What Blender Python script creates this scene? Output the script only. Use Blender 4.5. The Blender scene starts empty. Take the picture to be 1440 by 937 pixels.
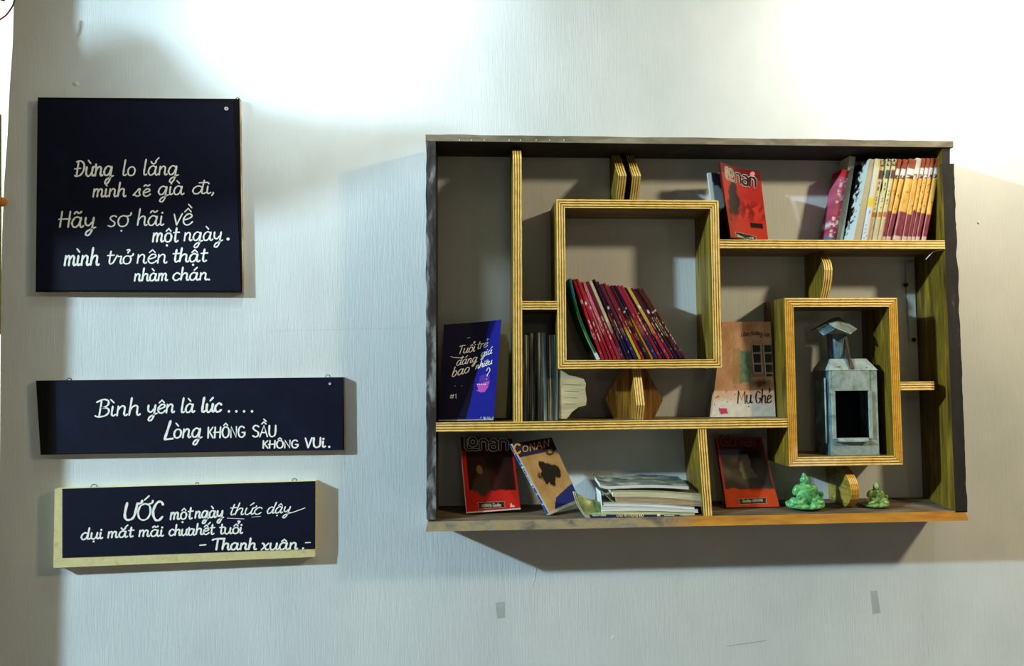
import bpy, math, random, unicodedata
import numpy as np
from mathutils import Matrix, Vector, noise

random.seed(7)
SC = bpy.context.scene
COL = SC.collection

# ------------------------------------------------------------------ camera
F_PX, VX, VY, ROLL, CAM_D, EYE = 1000.0, 660.0, 520.0, -0.004, 1.758, 1.5
CX, CZ = .0245, EYE+.0283          # where the camera stands (x) and how high
a = np.array([VX-720, -(VY-468.5), -F_PX]); a /= np.linalg.norm(a)
up = np.array([math.sin(ROLL), math.cos(ROLL), 0]); up = up-a*(up@a); up /= np.linalg.norm(up)
M = np.stack([np.cross(a, up), a, up])
cd = bpy.data.cameras.new('camera'); cam = bpy.data.objects.new('camera', cd); COL.objects.link(cam)
cd.sensor_width = 36; cd.lens = 36*F_PX/1440; cd.clip_start = .05
mw = Matrix([list(map(float, r)) for r in M]).to_4x4(); mw.translation = (CX, -CAM_D, CZ)
cam.matrix_world = mw; SC.camera = cam

# ------------------------------------------------------------------ world, lights, exposure
SC.view_settings.view_transform = 'Standard'; SC.view_settings.look = 'None'
SC.view_settings.exposure = 0.0; SC.view_settings.gamma = 1
w = bpy.data.worlds.new('world'); SC.world = w; w.use_nodes = True
w.node_tree.nodes['Background'].inputs[0].default_value = (1.0, .86, .74, 1)
w.node_tree.nodes['Background'].inputs[1].default_value = .022

def light(name, kind, loc, target, energy, color, size=.1, spot=60, blend=.5):
    ld = bpy.data.lights.new(name, kind); ld.energy = energy; ld.color = color
    if kind == 'AREA': ld.shape = 'DISK'; ld.size = size
    else: ld.shadow_soft_size = size
    if kind == 'SPOT': ld.spot_size = math.radians(spot); ld.spot_blend = blend
    o = bpy.data.objects.new(name, ld); COL.objects.link(o); o.location = loc
    o.rotation_euler = (Vector(target)-Vector(loc)).to_track_quat('-Z', 'Y').to_euler()
    return o
# cool lamp of the next bay, far left; warm lamp on the right; wall washers above the picture
light('left_bay_lamp', 'POINT', (-6.9, -3.0, 4.30), (0, 0, 1.5), 3500, (.64, .88, 1.0), .11)
light('right_bay_lamp', 'POINT', (2.44, -1.5, 2.76), (0, 0, 1.5), 165, (1.0, .79, .47), .11)
light('frontal_fill', 'AREA', (.5, -2.9, 2.25), (.5, 0, 1.4), .9, (1.0, .84, .66), .25)  # soft fill added from the front for general brightness, not a known lamp
light('low_warm_fill', 'AREA', (1.9, -2.3, 1.0), (.4, 0, 1.7), 1.2, (1.0, .78, .56), .25)  # warm fill added from below to lift the wall under the top board
light('ceiling_spot', 'SPOT', (-.34, -.40, 2.72), (-.32, 0, 2.44), 31, (.86, 1.0, 1.0), .05, 120, 1.0)
light('ceiling_spot', 'SPOT', (1.30, -.40, 2.72), (1.28, 0, 2.44), 33, (1.0, .98, .86), .05, 120, 1.0)
light('hall_lamp', 'POINT', (-1.6, .8, 2.4), (0, 0, 0), 30, (1.0, .93, .78), .1)

# ------------------------------------------------------------------ helpers
def P(px, py, Y):
    """where the sight line through a photo pixel meets the plane y = Y (metres)"""
    c = M @ np.array([px-720, -(py-468.5), -F_PX]); t = (Y+CAM_D)/c[1]
    return Vector((float(c[0]*t)+CX, Y, float(c[2]*t)+CZ))

def lin(h):
    if isinstance(h, str):
        h = h.lstrip('#'); h = [int(h[i:i+2], 16)/255 for i in (0, 2, 4)]
    return tuple((c/12.92 if c <= .04045 else ((c+.055)/1.055)**2.4) for c in h)

class MB:
    def __init__(s): s.v = []; s.f = []; s.m = []; s.uv = []; s.c = []
    def face(s, pts, mat=0, uv=None, col=None):
        i = len(s.v); s.v += [tuple(p) for p in pts]; s.f.append(tuple(range(i, i+len(pts)))); s.m.append(mat)
        s.uv.append(uv or [(0, 0)]*len(pts))
        s.c.append(col or [(1, 1, 1)]*len(pts))
    def loft(s, A, B, cap=0, side=1, caps=True, uvaxes=None):
        """A and B: matching outlines; the two caps take material cap, the rim takes side, rim uv = (metres along, 0..1 across)"""
        A = [Vector(p) for p in A]; B = [Vector(p) for p in B]; n = len(A)
        cen = sum(A+B, Vector())/(2*n)
        def cuv(p):
            ax = uvaxes or (0, 2); return (p[ax[0]], p[ax[1]])
        if caps:
            nA = (A[1]-A[0]).cross(A[2]-A[1]); flip = nA.dot(sum(A, Vector())/n-cen) < 0
            a_, b_ = (A[::-1], B) if flip else (A, B[::-1])
            s.face(a_, cap, [cuv(p) for p in a_]); s.face(b_, cap, [cuv(p) for p in b_])
        else:
            nA = (A[1]-A[0]).cross(A[2]-A[1]); flip = nA.dot(sum(A, Vector())/n-cen) < 0
        L = 0
        for i in range(n):
            j = (i+1) % n; l = (A[j]-A[i]).length
            q = [A[i], A[j], B[j], B[i]]; u = [(L, 0), (L+l, 0), (L+l, 1), (L, 1)]
            if not flip: q = q[::-1]; u = u[::-1]
            s.face(q, side, u); L += l
    def box(s, x0, x1, y0, y1, z0, z1, mat=0):
        s.loft([(x0, y0, z0), (x1, y0, z0), (x1, y0, z1), (x0, y0, z1)], [(x0, y1, z0), (x1, y1, z0), (x1, y1, z1), (x0, y1, z1)], mat, mat)
    def grid(s, fn, nu, nv, mat=0, colfn=None, uv=True):
        """fn(u,v) -> point"""
        pt = [[fn(i/nu, j/nv) for j in range(nv+1)] for i in range(nu+1)]
        for i in range(nu):
            for j in range(nv):
                ids = [(i, j), (i+1, j), (i+1, j+1), (i, j+1)]
                s.face([pt[x][y] for x, y in ids], mat, [(x/nu, y/nv) for x, y in ids],
                       [colfn(x/nu, y/nv) for x, y in ids] if colfn else None)
    def build(s, name, mats, parent=None, merge=True, smooth=False, loc=None):
        me = bpy.data.meshes.new(name)
        v = s.v; f = s.f
        if merge:
            idx = {}; nvv = []; mp = []
            for p in v:
                k = (round(p[0], 6), round(p[1], 6), round(p[2], 6))
                if k not in idx: idx[k] = len(nvv); nvv.append(p)
                mp.append(idx[k])
            nf = []; keep = []
            for q, face in enumerate(f):
                g = [mp[i] for i in face]
                if len(set(g)) == len(g): nf.append(g); keep.append(q)
                else:
                    h = []
                    for t in g:
                        if t not in h: h.append(t)
                    nf.append(None if len(h) < 3 or True else h)
            f2 = []; kk = []
            for q, g in enumerate(nf):
                if g: f2.append(g); kk.append(q)
            v, f = nvv, f2
        else: kk = list(range(len(f)))
        me.from_pydata(v, [], f)
        uvl = me.uv_layers.new(name='UVMap'); ca = me.color_attributes.new('Col', 'FLOAT_COLOR', 'CORNER')
        k = 0
        uvs = []; cs = []
        for q in kk:
            for (u_, v_) in s.uv[q]: uvs += [u_, v_]
            for c in s.c[q]: cs += [c[0], c[1], c[2], 1]
        uvl.data.foreach_set('uv', uvs); ca.data.foreach_set('color', cs)
        me.polygons.foreach_set('material_index', [s.m[q] for q in kk])
        if smooth: me.polygons.foreach_set('use_smooth', [True]*len(f))
        for m in (mats if isinstance(mats, (list, tuple)) else [mats]): me.materials.append(m)
        me.update()
        o = bpy.data.objects.new(name, me); COL.objects.link(o)
        if parent is not None: o.parent = parent
        if loc: o.location = loc
        return o

def tag(o, label=None, cat=None, group=None, kind=None):
    if label: o['label'] = label
    if cat: o['category'] = cat
    if group: o['group'] = group
    if kind: o['kind'] = kind
    return o
def empty(name, loc=(0, 0, 0), label=None, cat=None, group=None):
    o = bpy.data.objects.new(name, None); COL.objects.link(o); o.location = loc; o.empty_display_size = .02
    return tag(o, label, cat, group)
def adopt(child, parent):
    """child mesh was built in world coordinates; keep it there under a placed parent"""
    child.parent = parent; child.matrix_parent_inverse = parent_mat(parent).inverted(); return child
def parent_mat(o):
    m = Matrix.LocRotScale(o.location, o.rotation_euler, o.scale)
    return (parent_mat(o.parent) @ m) if o.parent else m

def tube(mb, pts, r, n=8, mat=0):
    pts = [Vector(p) for p in pts]; rings = []
    for i, p in enumerate(pts):
        d = (pts[min(i+1, len(pts)-1)]-pts[max(i-1, 0)]).normalized()
        s_ = d.cross(Vector((0, 1, 0)));  s_ = s_ if s_.length > .1 else d.cross(Vector((1, 0, 0))); s_.normalize(); t_ = s_.cross(d)
        rr = r[i] if isinstance(r, (list, tuple)) else r
        rings.append([p+s_*rr*math.cos(2*math.pi*k/n)+t_*rr*math.sin(2*math.pi*k/n) for k in range(n)])
    for A, B in zip(rings, rings[1:]):
        for k in range(n): mb.face([A[k], A[(k+1) % n], B[(k+1) % n], B[k]], mat)
    mb.face(rings[0][::-1], mat); mb.face(rings[-1], mat)
def disc(mb, c, r, y0, y1, n=14, mat=0):
    A = [(c[0]+r*math.cos(2*math.pi*k/n), y0, c[2]+r*math.sin(2*math.pi*k/n)) for k in range(n)]
    B = [(p[0], y1, p[2]) for p in A]; mb.loft(A, B, mat, mat)
def ball(mb, c, r, sc=(1, 1, 1), nu=14, nv=9, mat=0, rot=None):
    c = Vector(c)
    def f(u, v):
        th = 2*math.pi*u; ph = math.pi*v
        p = Vector((r*sc[0]*math.sin(ph)*math.cos(th), r*sc[1]*math.sin(ph)*math.sin(th), -r*sc[2]*math.cos(ph)))
        if rot: p.rotate(rot)
        return c+p
    g = [[f(i/nu, j/nv) for j in range(nv+1)] for i in range(nu)]
    for i in range(nu):
        k = (i+1) % nu
        for j in range(nv):
            if j == 0: mb.face([g[i][0], g[k][1], g[i][1]], mat)
            elif j == nv-1: mb.face([g[i][j], g[k][j], g[i][j+1]], mat)
            else: mb.face([g[i][j], g[k][j], g[k][j+1], g[i][j+1]], mat)

# ------------------------------------------------------------------ materials
def newmat(name):
    m = bpy.data.materials.new(name); m.use_nodes = True; nt = m.node_tree
    return m, nt, nt.nodes['Principled BSDF']
def N(nt, t, **k):
    n = nt.nodes.new(t)
    for a_, b_ in k.items():
        if a_ in n.inputs: n.inputs[a_].default_value = b_
        else: setattr(n, a_, b_)
    return n
def ramp(nt, stops, interp='LINEAR'):
    r = nt.nodes.new('ShaderNodeValToRGB'); r.color_ramp.interpolation = interp; e = r.color_ramp.elements
    while len(e) < len(stops): e.new(.5)
    for q, (p, c) in zip(e, stops): q.position = p; c = lin(c) if isinstance(c, str) else c; q.color = (*c, 1)
    return r
def bump(nt, b, src, strength=.3, dist=.002):
    n = N(nt, 'ShaderNodeBump'); n.inputs['Strength'].default_value = strength; n.inputs['Distance'].default_value = dist
    nt.links.new(src, n.inputs['Height']); nt.links.new(n.outputs[0], b.inputs['Normal']); return n
def noisy(nt, scale=(10, 10, 10), s=1.0, detail=5, coord='Object', rough=.6, dist=0.0):
    tc = N(nt, 'ShaderNodeTexCoord'); mp = N(nt, 'ShaderNodeMapping'); mp.inputs['Scale'].default_value = scale
    nt.links.new(tc.outputs[coord], mp.inputs[0])
    n = N(nt, 'ShaderNodeTexNoise', Scale=s, Detail=detail, Roughness=rough, Distortion=dist)
    nt.links.new(mp.outputs[0], n.inputs['Vector']); return n
def plain(name, c, rough=.6, metal=0, var=.12, scale=60, bumps=0):
    m, nt, b = newmat(name); b.inputs['Roughness'].default_value = rough; b.inputs['Metallic'].default_value = metal
    c = lin(c) if isinstance(c, str) else c
    n = noisy(nt, (scale,)*3)
    r = ramp(nt, [(.3, tuple(x*(1-var) for x in c)), (.7, tuple(min(1, x*(1+var)) for x in c))])
    nt.links.new(n.outputs[0], r.inputs[0]); nt.links.new(r.outputs[0], b.inputs['Base Color'])
    if bumps: bump(nt, b, n.outputs[0], bumps)
    return m
def weathered(name, stops, scale=(20, 20, 20), rough=.8, b_=.5, dist=.002, detail=8, distort=.6):
    m, nt, b = newmat(name); b.inputs['Roughness'].default_value = rough
    n = noisy(nt, scale, 1, detail, dist=distort); r = ramp(nt, stops)
    nt.links.new(n.outputs[0], r.inputs[0]); nt.links.new(r.outputs[0], b.inputs['Base Color']); bump(nt, b, n.outputs[0], b_, dist)
    return m
def vcol(name, rough=.45, var=.06):
    m, nt, b = newmat(name); b.inputs['Roughness'].default_value = rough; b.inputs['Specular IOR Level'].default_value = .16
    at = N(nt, 'ShaderNodeAttribute'); at.attribute_name = 'Col'
    n = noisy(nt, (300, 300, 300)); mx = N(nt, 'ShaderNodeMix', data_type='RGBA', blend_type='MULTIPLY')
    r = ramp(nt, [(.3, (1-var*2,)*3), (.7, (1, 1, 1))]); nt.links.new(n.outputs[0], r.inputs[0])
    mx.inputs[0].default_value = 1; nt.links.new(at.outputs['Color'], mx.inputs[6]); nt.links.new(r.outputs[0], mx.inputs[7])
    nt.links.new(mx.outputs[2], b.inputs['Base Color']); return m

def wall_material():
    m, nt, b = newmat('brushed_wall_paint'); b.inputs['Roughness'].default_value = .62
    n1 = noisy(nt, (260, 260, 14), 1, 6, rough=.65, dist=.3)      # vertical brush marks
    n2 = noisy(nt, (9, 9, 5), 1, 4)
    n3 = noisy(nt, (1.6, 1.6, 1.1), 1, 3)
    r = ramp(nt, [(.3, lin('#c3cdd2')), (.7, lin('#dbe1e3'))]); nt.links.new(n3.outputs[0], r.inputs[0])
    r2 = ramp(nt, [(.35, (.93, .93, .92)), (.6, (1, 1, 1))]); nt.links.new(n2.outputs[0], r2.inputs[0])
    mx = N(nt, 'ShaderNodeMix', data_type='RGBA', blend_type='MULTIPLY'); mx.inputs[0].default_value = .8
    nt.links.new(r.outputs[0], mx.inputs[6]); nt.links.new(r2.outputs[0], mx.inputs[7]); nt.links.new(mx.outputs[2], b.inputs['Base Color'])
    ad = N(nt, 'ShaderNodeMath', operation='MULTIPLY_ADD'); ad.inputs[1].default_value = 1.0
    nt.links.new(n1.outputs[0], ad.inputs[0]); nt.links.new(n2.outputs[0], ad.inputs[2])
    bump(nt, b, ad.outputs[0], .25, .0035)
    return m
def ply_edge(name, light_, mid, dark, bands=4.0):
    """layers of plywood: stripes run along the rim (uv v runs across the thickness)"""
    m, nt, b = newmat(name); b.inputs['Roughness'].default_value = .38; b.inputs['Coat Weight'].default_value = .25
    uv = N(nt, 'ShaderNodeUVMap'); sp = N(nt, 'ShaderNodeSeparateXYZ'); nt.links.new(uv.outputs[0], sp.inputs[0])
    n = noisy(nt, (25, 25, 25), 1, 4)
    mu = N(nt, 'ShaderNodeMath', operation='MULTIPLY_ADD'); mu.inputs[1].default_value = bands; nt.links.new(sp.outputs[1], mu.inputs[0])
    sc = N(nt, 'ShaderNodeMath', operation='MULTIPLY'); sc.inputs[1].default_value = .35; nt.links.new(n.outputs[0], sc.inputs[0]); nt.links.new(sc.outputs[0], mu.inputs[2])
    fr = N(nt, 'ShaderNodeMath', operation='FRACT'); nt.links.new(mu.outputs[0], fr.inputs[0])
    r = ramp(nt, [(0, dark), (.10, dark), (.22, mid), (.40, light_), (.72, light_), (.88, mid), (1, dark)]); nt.links.new(fr.outputs[0], r.inputs[0])
    g = noisy(nt, (60, 60, 60), 1, 6); r2 = ramp(nt, [(.3, (.62, .55, .45)), (.6, (1, 1, 1))]); nt.links.new(g.outputs[0], r2.inputs[0])
    mx = N(nt, 'ShaderNodeMix', data_type='RGBA', blend_type='MULTIPLY'); mx.inputs[0].default_value = .75
    nt.links.new(r.outputs[0], mx.inputs[6]); nt.links.new(r2.outputs[0], mx.inputs[7]); nt.links.new(mx.outputs[2], b.inputs['Base Color'])
    bump(nt, b, r.outputs[0], .5, .0015); return m
def ply_face(name, c1, c2, c3, axis_scale):
    m, nt, b = newmat(name); b.inputs['Roughness'].default_value = .5
    n = noisy(nt, axis_scale, 1, 6, dist=1.2)
    r = ramp(nt, [(.32, c1), (.5, c2), (.68, c3)]); nt.links.new(n.outputs[0], r.inputs[0]); nt.links.new(r.outputs[0], b.inputs['Base Color'])
    bump(nt, b, n.outputs[0], .25, .001); return m

M_WALL = wall_material()
M_EDGE = ply_edge('plywood_edge', '#f8dc86', '#dca03a', '#2c1604', 3.5)
M_EDGE_PLAIN = ply_edge('plywood_edge_soft', '#e0ac44', '#d49a34', '#8a5c18', 4.6)
M_PLYV = ply_face('plywood_face', '#241c04', '#5e4c0a', '#86701a', (130, 60, 4))   # grain runs up
M_PLYH = ply_face('plywood_face_level', '#3c2c14', '#6f5c30', '#85734a', (6, 60, 60))
M_PLYD = ply_face('plywood_face_bracket', '#4a340a', '#86601a', '#a87c24', (110, 60, 6))
M_DARK = weathered('dark_weathered_board', [(.3, '#15110f'), (.55, '#2a2320'), (.75, '#4a413a')], (14, 14, 14))
M_TOP = weathered('grey_weathered_edge', [(.3, '#5c5344'), (.5, '#7d7462'), (.72, '#a09a88')], (9, 60, 40))
M_PEEL = weathered('peeling_blue_grey_edge', [(.40, '#1e1815'), (.52, '#3c3a38'), (.60, '#6f7878'), (.74, '#a9b2b0')], (45, 45, 12))
M_BLACK = weathered('black_weathered_edge', [(.4, '#0b0807'), (.64, '#1c1614'), (.78, '#6c6044')], (40, 40, 16))
M_BOARDTOP = weathered('worn_board_top', [(.3, '#2e261c'), (.5, '#574a38'), (.7, '#7a6c54')], (9, 50, 50))
M_FOOT = None
def foot_material():
    m, nt, b = newmat('bottom_board_edge'); b.inputs['Roughness'].default_value = .6
    tc = N(nt, 'ShaderNodeTexCoord'); sp = N(nt, 'ShaderNodeSeparateXYZ'); nt.links.new(tc.outputs['Object'], sp.inputs[0])
    n = noisy(nt, (22, 40, 40), 1, 7, dist=.8); n2 = noisy(nt, (12, 70, 70), 1, 4)
    ma = N(nt, 'ShaderNodeMath', operation='MULTIPLY_ADD'); ma.inputs[1].default_value = .22; nt.links.new(n.outputs[0], ma.inputs[0]); nt.links.new(sp.outputs[0], ma.inputs[2])
    st = N(nt, 'ShaderNodeMapRange'); st.inputs[1].default_value = .55; st.inputs[2].default_value = .66; nt.links.new(ma.outputs[0], st.inputs[0])
    ra = ramp(nt, [(.3, '#6a5a44'), (.45, '#8f8a78'), (.6, '#b09a72'), (.75, '#6e4a2a')]); nt.links.new(n.outputs[0], ra.inputs[0])
    rb = ramp(nt, [(.3, '#b0702a'), (.6, '#cf9434'), (.8, '#dcae4c')]); nt.links.new(n2.outputs[0], rb.inputs[0])
    mx = N(nt, 'ShaderNodeMix', data_type='RGBA'); nt.links.new(st.outputs[0], mx.inputs[0]); nt.links.new(ra.outputs[0], mx.inputs[6]); nt.links.new(rb.outputs[0], mx.inputs[7])
    nt.links.new(mx.outputs[2], b.inputs['Base Color']); bump(nt, b, n.outputs[0], .4, .001); return m
M_FOOT = foot_material()
M_NAVY = weathered('navy_chalkboard_paint', [(.3, '#02041a'), (.6, '#050822'), (.8, '#0c1434')], (7, 7, 7), .8, .12, .001); M_NAVY.node_tree.nodes['Principled BSDF'].inputs['Specular IOR Level'].default_value = .18
M_BLKP = plain('black_paint', '#050406', .85, var=.3, scale=30); M_BLKP.node_tree.nodes['Principled BSDF'].inputs['Specular IOR Level'].default_value = .15
M_TAN = weathered('bare_wood_sign_edge', [(.3, '#6d5638'), (.5, '#a08a62'), (.7, '#d8ceb4')], (30, 30, 12), .7, .3)
M_CREAM = weathered('cream_wood_edge', [(.25, '#8f8450'), (.35, '#c9bd84'), (.8, '#ddd29c')], (70, 70, 70), .6, .3, .001)
M_CHALK = plain('white_paint_strokes', '#f2f4ee', .7, var=.04)
M_WHITE = plain('white_print', '#f0efe8', .5, var=.04)
M_PAGE = weathered('paper_page_edges', [(.3, '#a8a284'), (.5, '#c4bf9f'), (.7, '#d9d6bd')], (8, 8, 500), .8, .4, .0006, 3, 0)
M_PAGEW = weathered('white_page_edges', [(.3, '#a9b2b0'), (.5, '#d0d5d2'), (.7, '#e6e9e6')], (8, 8, 500), .7, .4, .0006, 3, 0)
M_PAGEB = weathered('tan_page_edges', [(.3, '#7d6a4c'), (.5, '#a39070'), (.7, '#bfae8c')], (8, 8, 500), .8, .4, .0006, 3, 0)
M_PAGEV = weathered('upright_page_edges', [(.3, '#a8a284'), (.5, '#c4bf9f'), (.7, '#d9d6bd')], (500, 8, 8), .8, .4, .0006, 3, 0)
M_INK = plain('black_ink', '#0c0a0c', .5, var=.2)
M_COVER = vcol('printed_cover', .5)
M_METAL = plain('bright_steel', '#e4e6e2', .4, .2, .05)
M_WIRE = plain('dark_wire', '#2a2622', .5, .4, .2)
M_RED = plain('red_insulation', '#a3241c', .5, var=.2)

# ------------------------------------------------------------------ hand lettering: every glyph is a set of pen strokes
G = {
'a': (12.3, ["9,8 7,10 4,10 1.5,7 1,3.5 2.5,.5 5,0 7.5,2.5 9,7", "9.3,10 8.8,4 9.3,.8 11,0 12.5,1.5"]),
'b': (10.5, ["2,18 1.5,8 1.5,1", "1.6,6 4,9.5 7,9.5 8.5,6 7.5,1.5 4.5,0 1.6,1.5"]),
'c': (9.3, ["8.5,8 6.5,10 3.5,9.5 1,6 1.2,2.5 3.5,0 6.5,.3 9,2.5"]),
'd': (12.3, ["9,8 7,10 4,10 1.5,7 1,3.5 2.5,.5 5,0 7.5,2.5 9,7", "10,18 9.3,9 9,2.5 9.8,.3 11.5,.5 12.5,1.5"]),
'e': (9.5, ["1.5,4.5 6,6 8.3,8 6.8,10 4,9.8 1.4,6.5 1.3,2.5 3.8,0 6.8,.5 9.5,3"]),
'g': (12.3, ["9,8 7,10 4,10 1.5,7 1,3.5 2.5,.8 5,.3 7.5,3 9,7", "9.5,10 9.2,2 8.5,-5 6,-8.5 3.5,-7.5 4.5,-4.5 9,-1.5 13,0"]),
'h': (11, ["2,18 1.6,9 1.3,0", "1.5,5 3.5,8.5 6.5,10 8,8 8,3 8.6,.5 10,0 11.2,1.3"]),
'i': (5, ["1.5,10 1.3,3 2,.3 3.5,.3 4.8,1.5"]),
'l': (5.5, ["2.2,18 1.6,9 1.5,2.5 2.3,.3 4,.3 5,1.5"]),
'm': (14.8, ["1.5,10 1.3,0", "1.5,6 3.5,9.3 5.5,9.8 6.3,7.5 6.2,0", "6.4,6 8.5,9.3 10.5,9.8 11.5,7.5 11.4,2 12.2,.2 13.5,.2 14.5,1.5"]),
'n': (10.8, ["1.5,10 1.3,0", "1.5,6 4,9.3 6.3,9.8 7.5,7.5 7.4,2 8.2,.2 9.5,.2 10.5,1.5"]),
'o': (10.3, ["5,10 2.3,8.8 1,5 2.3,1 5,0 7.8,1.2 9,5 7.8,8.8 5,10"]),
'r': (7.6, ["1.5,10 1.3,0", "1.5,6 3.5,9.3 7,9.8"]),
'R': (9.5, ["0,1.5 3,9.5 3.6,10.8 5,9 8,9.3 7.5,4 8,.5 10,1.2"]),
's': (8.5, ["8,8.8 5.5,10 3,8.5 3.5,6.3 6.5,4 6.8,1.5 4.5,0 1.5,1"]),
'z': (11, ["0,1 4,7 6.5,10.5 7.5,9 7,5 8.2,2 6,0 3,.8 2.5,2"]),
't': (7.6, ["4,16 3.5,7 3.7,1.5 5.3,0 7.5,1.5", "!.5,10.5 8,11"]),
'u': (11.5, ["1.5,10 1.3,4 2.5,.5 5,0 7.5,2.5 8.5,6", "8.8,10 8.5,3.5 9,.8 10.5,.2 11.8,1.5"]),
'v': (9, ["!1,10 4.3,0", "!4.3,0 8.3,10.5"]),
'x': (10, ["1,9.5 3,9.5 5,4 7,.3 9.5,1", "!8.8,10 1,0"]),
'y': (12, ["1.5,10 1.5,5 3,2 5.5,2 8,5", "9.3,10 8.8,0 8,-5.5 5.5,-8.5 3.3,-7.5 4,-4.5 8.5,-1.5 12.5,0"]),
'B': (11.5, ["2.5,17 1.8,0", "-2,14.5 4,17.3 8.5,15.5 8.5,11.5 5,9 2.5,8.7 8.5,8 10,4 7,.5 1,-.5 -2,.8"]),
'D': (12, ["2.5,16 2,0", "0,15.5 5,16.5 9.5,13 10,7 7,1.5 2,0 -.5,1"]),
'H': (12, ["!2,16 1.5,0", "!10,16 9.5,0", "!-.5,8 11,8.5"]),
'K': (10.5, ["!2,16 2,0", "!9,16 2.2,7", "!4,9 9.5,0"]),
'L': (9.5, ["4.5,18 2.8,9 1,0", "!1,0 8.5,.6"]),
'O': (12.5, ["6,16 2.5,14 1,8 2.5,2 6,0 9.5,2 11,8 9.5,14 6,16"]),
'N': (11.5, ["!1.5,0 1.5,16 9.5,0 9.5,16"]),
'G': (13, ["10,13.5 7,16 3,14.5 1,8 3,1.5 7,0 10.5,3 10.5,7", "!6.5,7 11.5,7"]),
'S': (11, ["9.5,14 6,16.3 2.5,15 2,11.5 5,9 8.5,6.5 8.5,2 5,0 1,2"]),
'U': (12, ["1.5,16 1.5,6 3,1 6,0 9,2 10,7 10,16"]),
'V': (10.5, ["!1,16 5,0", "!5,0 9.5,16"]),
'T': (11, ["!5.5,16 5,0", "0,14.5 3,16 12.5,16"]),
'C': (11.5, ["10,13 7.5,16 4,15 1.5,10 1.5,5 4,.5 7.5,0 10.5,3"]),
'A': (11, ["!0,0 5.2,16 10.2,0", "!2,6 8.5,6"]),
'M': (13, ["!1,0 2,16 6.5,5 11,16 12,0"]),
'Y': (10.5, ["!1,16 5,8", "!9,16 5,8 5,0"]),
'I': (4, ["!1.8,16 1.8,0"]),
'1': (6, ["!1,12 4,16 4,0"]), '6': (10, ["8,15 4,13 1.5,7 2,2 5,0 8,2 8.5,6 5,9 2,7"]),
'#': (12, ["!4,15 2.5,1", "!9,15 7.5,1", "!1,11 11,11", "!.5,5 10.5,5"]),
'?': (10, ["1,13 3,17 7,17 9,13.5 7.5,10 4.5,7 4.3,4", "!4.1,-.4 4.3,0"]),
'.': (4, ["!1.5,.3 1.8,.5"]), ',': (4, ["1.8,1.5 2,0 .8,-3"]), '-': (9, ["!1,6 7.5,6.3"]), ' ': (6, []),
}
MARK = {'\u0300': ["!-3,17 .5,13.5"], '\u0301': ["!-.5,13.5 3,17.5"], '\u0303': ["-3.5,13.5 -1.5,15.8 1,14 3.5,16"],
        '\u0309': ["-1,17 1,18 2.2,16.5 .8,15 .5,13.5"], '\u0302': ["!-3,12 0,15.2 3,12"], '\u0306': ["-3,15.5 -1,13 1.5,13 3.2,15.5"],
        '\u0323': ["!0,-4 .3,-4"], '\u031b': ["0,0 2.6,.8 3,3.4"]}
def parse(st):
    straight = st[0] == '!'
    pts = [tuple(map(float, q.split(','))) for q in st.lstrip('!').split()]
    if straight or len(pts) < 3: return pts, straight
    out = []; n = len(pts)
    for i in range(n-1):
        p0, p1, p2, p3 = pts[max(i-1, 0)], pts[i], pts[i+1], pts[min(i+2, n-1)]
        for k in range(4):
            t = k/4
            out.append(tuple(.5*(2*b+(c-a_)*t+(2*a_-5*b+4*c-d)*t*t+(3*b-a_-3*c+d)*t**3) for a_, b, c, d in zip(p0, p1, p2, p3)))
    out.append(pts[-1]); return out, False
def layout(text):
    """-> strokes in glyph units, total width"""
    x = 0; S = []
    for ch in text:
        bar = ch in 'đĐ'
        base = {'đ': 'd', 'Đ': 'D'}.get(ch, ch)
        dec = unicodedata.normalize('NFD', base); b0 = dec[0]; marks = dec[1:]
        adv, st = G.get(b0, G['o'])
        for q in st: p, s_ = parse(q); S.append([(u+x, v) for u, v in p])
        if bar: S.append([(x+(-1.5 if ch == 'Đ' else 5.5), 8 if ch == 'Đ' else 14.6), (x+(6 if ch == 'Đ' else 13.5), 8.6 if ch == 'Đ' else 15)])
        if b0 == 'i' and not [m for m in marks if m != '\u0323']: S.append([(x+1.9, 13.6), (x+2.1, 14)])
        cx = x+(adv/2-.6 if b0 not in 'ilI' else 1.8); up_ = 6 if b0.isupper() else 0
        circ = ('\u0302' in marks) or ('\u0306' in marks)
        for m_ in marks:
            if m_ == '\u031b': ox, oy = x+(9.3 if b0 in 'uU' else 7.8)+(1.2 if up_ else 0), 9.5+up_
            elif m_ == '\u0323': ox, oy = cx, 0
            elif circ and m_ not in ('\u0302', '\u0306'): ox, oy = cx+2.6, 2.2+up_
            else: ox, oy = cx, up_
            for q in MARK[m_]: p, _ = parse(q); S.append([(u+ox, v+oy) for u, v in p])
        x += adv
    return S, x
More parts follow.
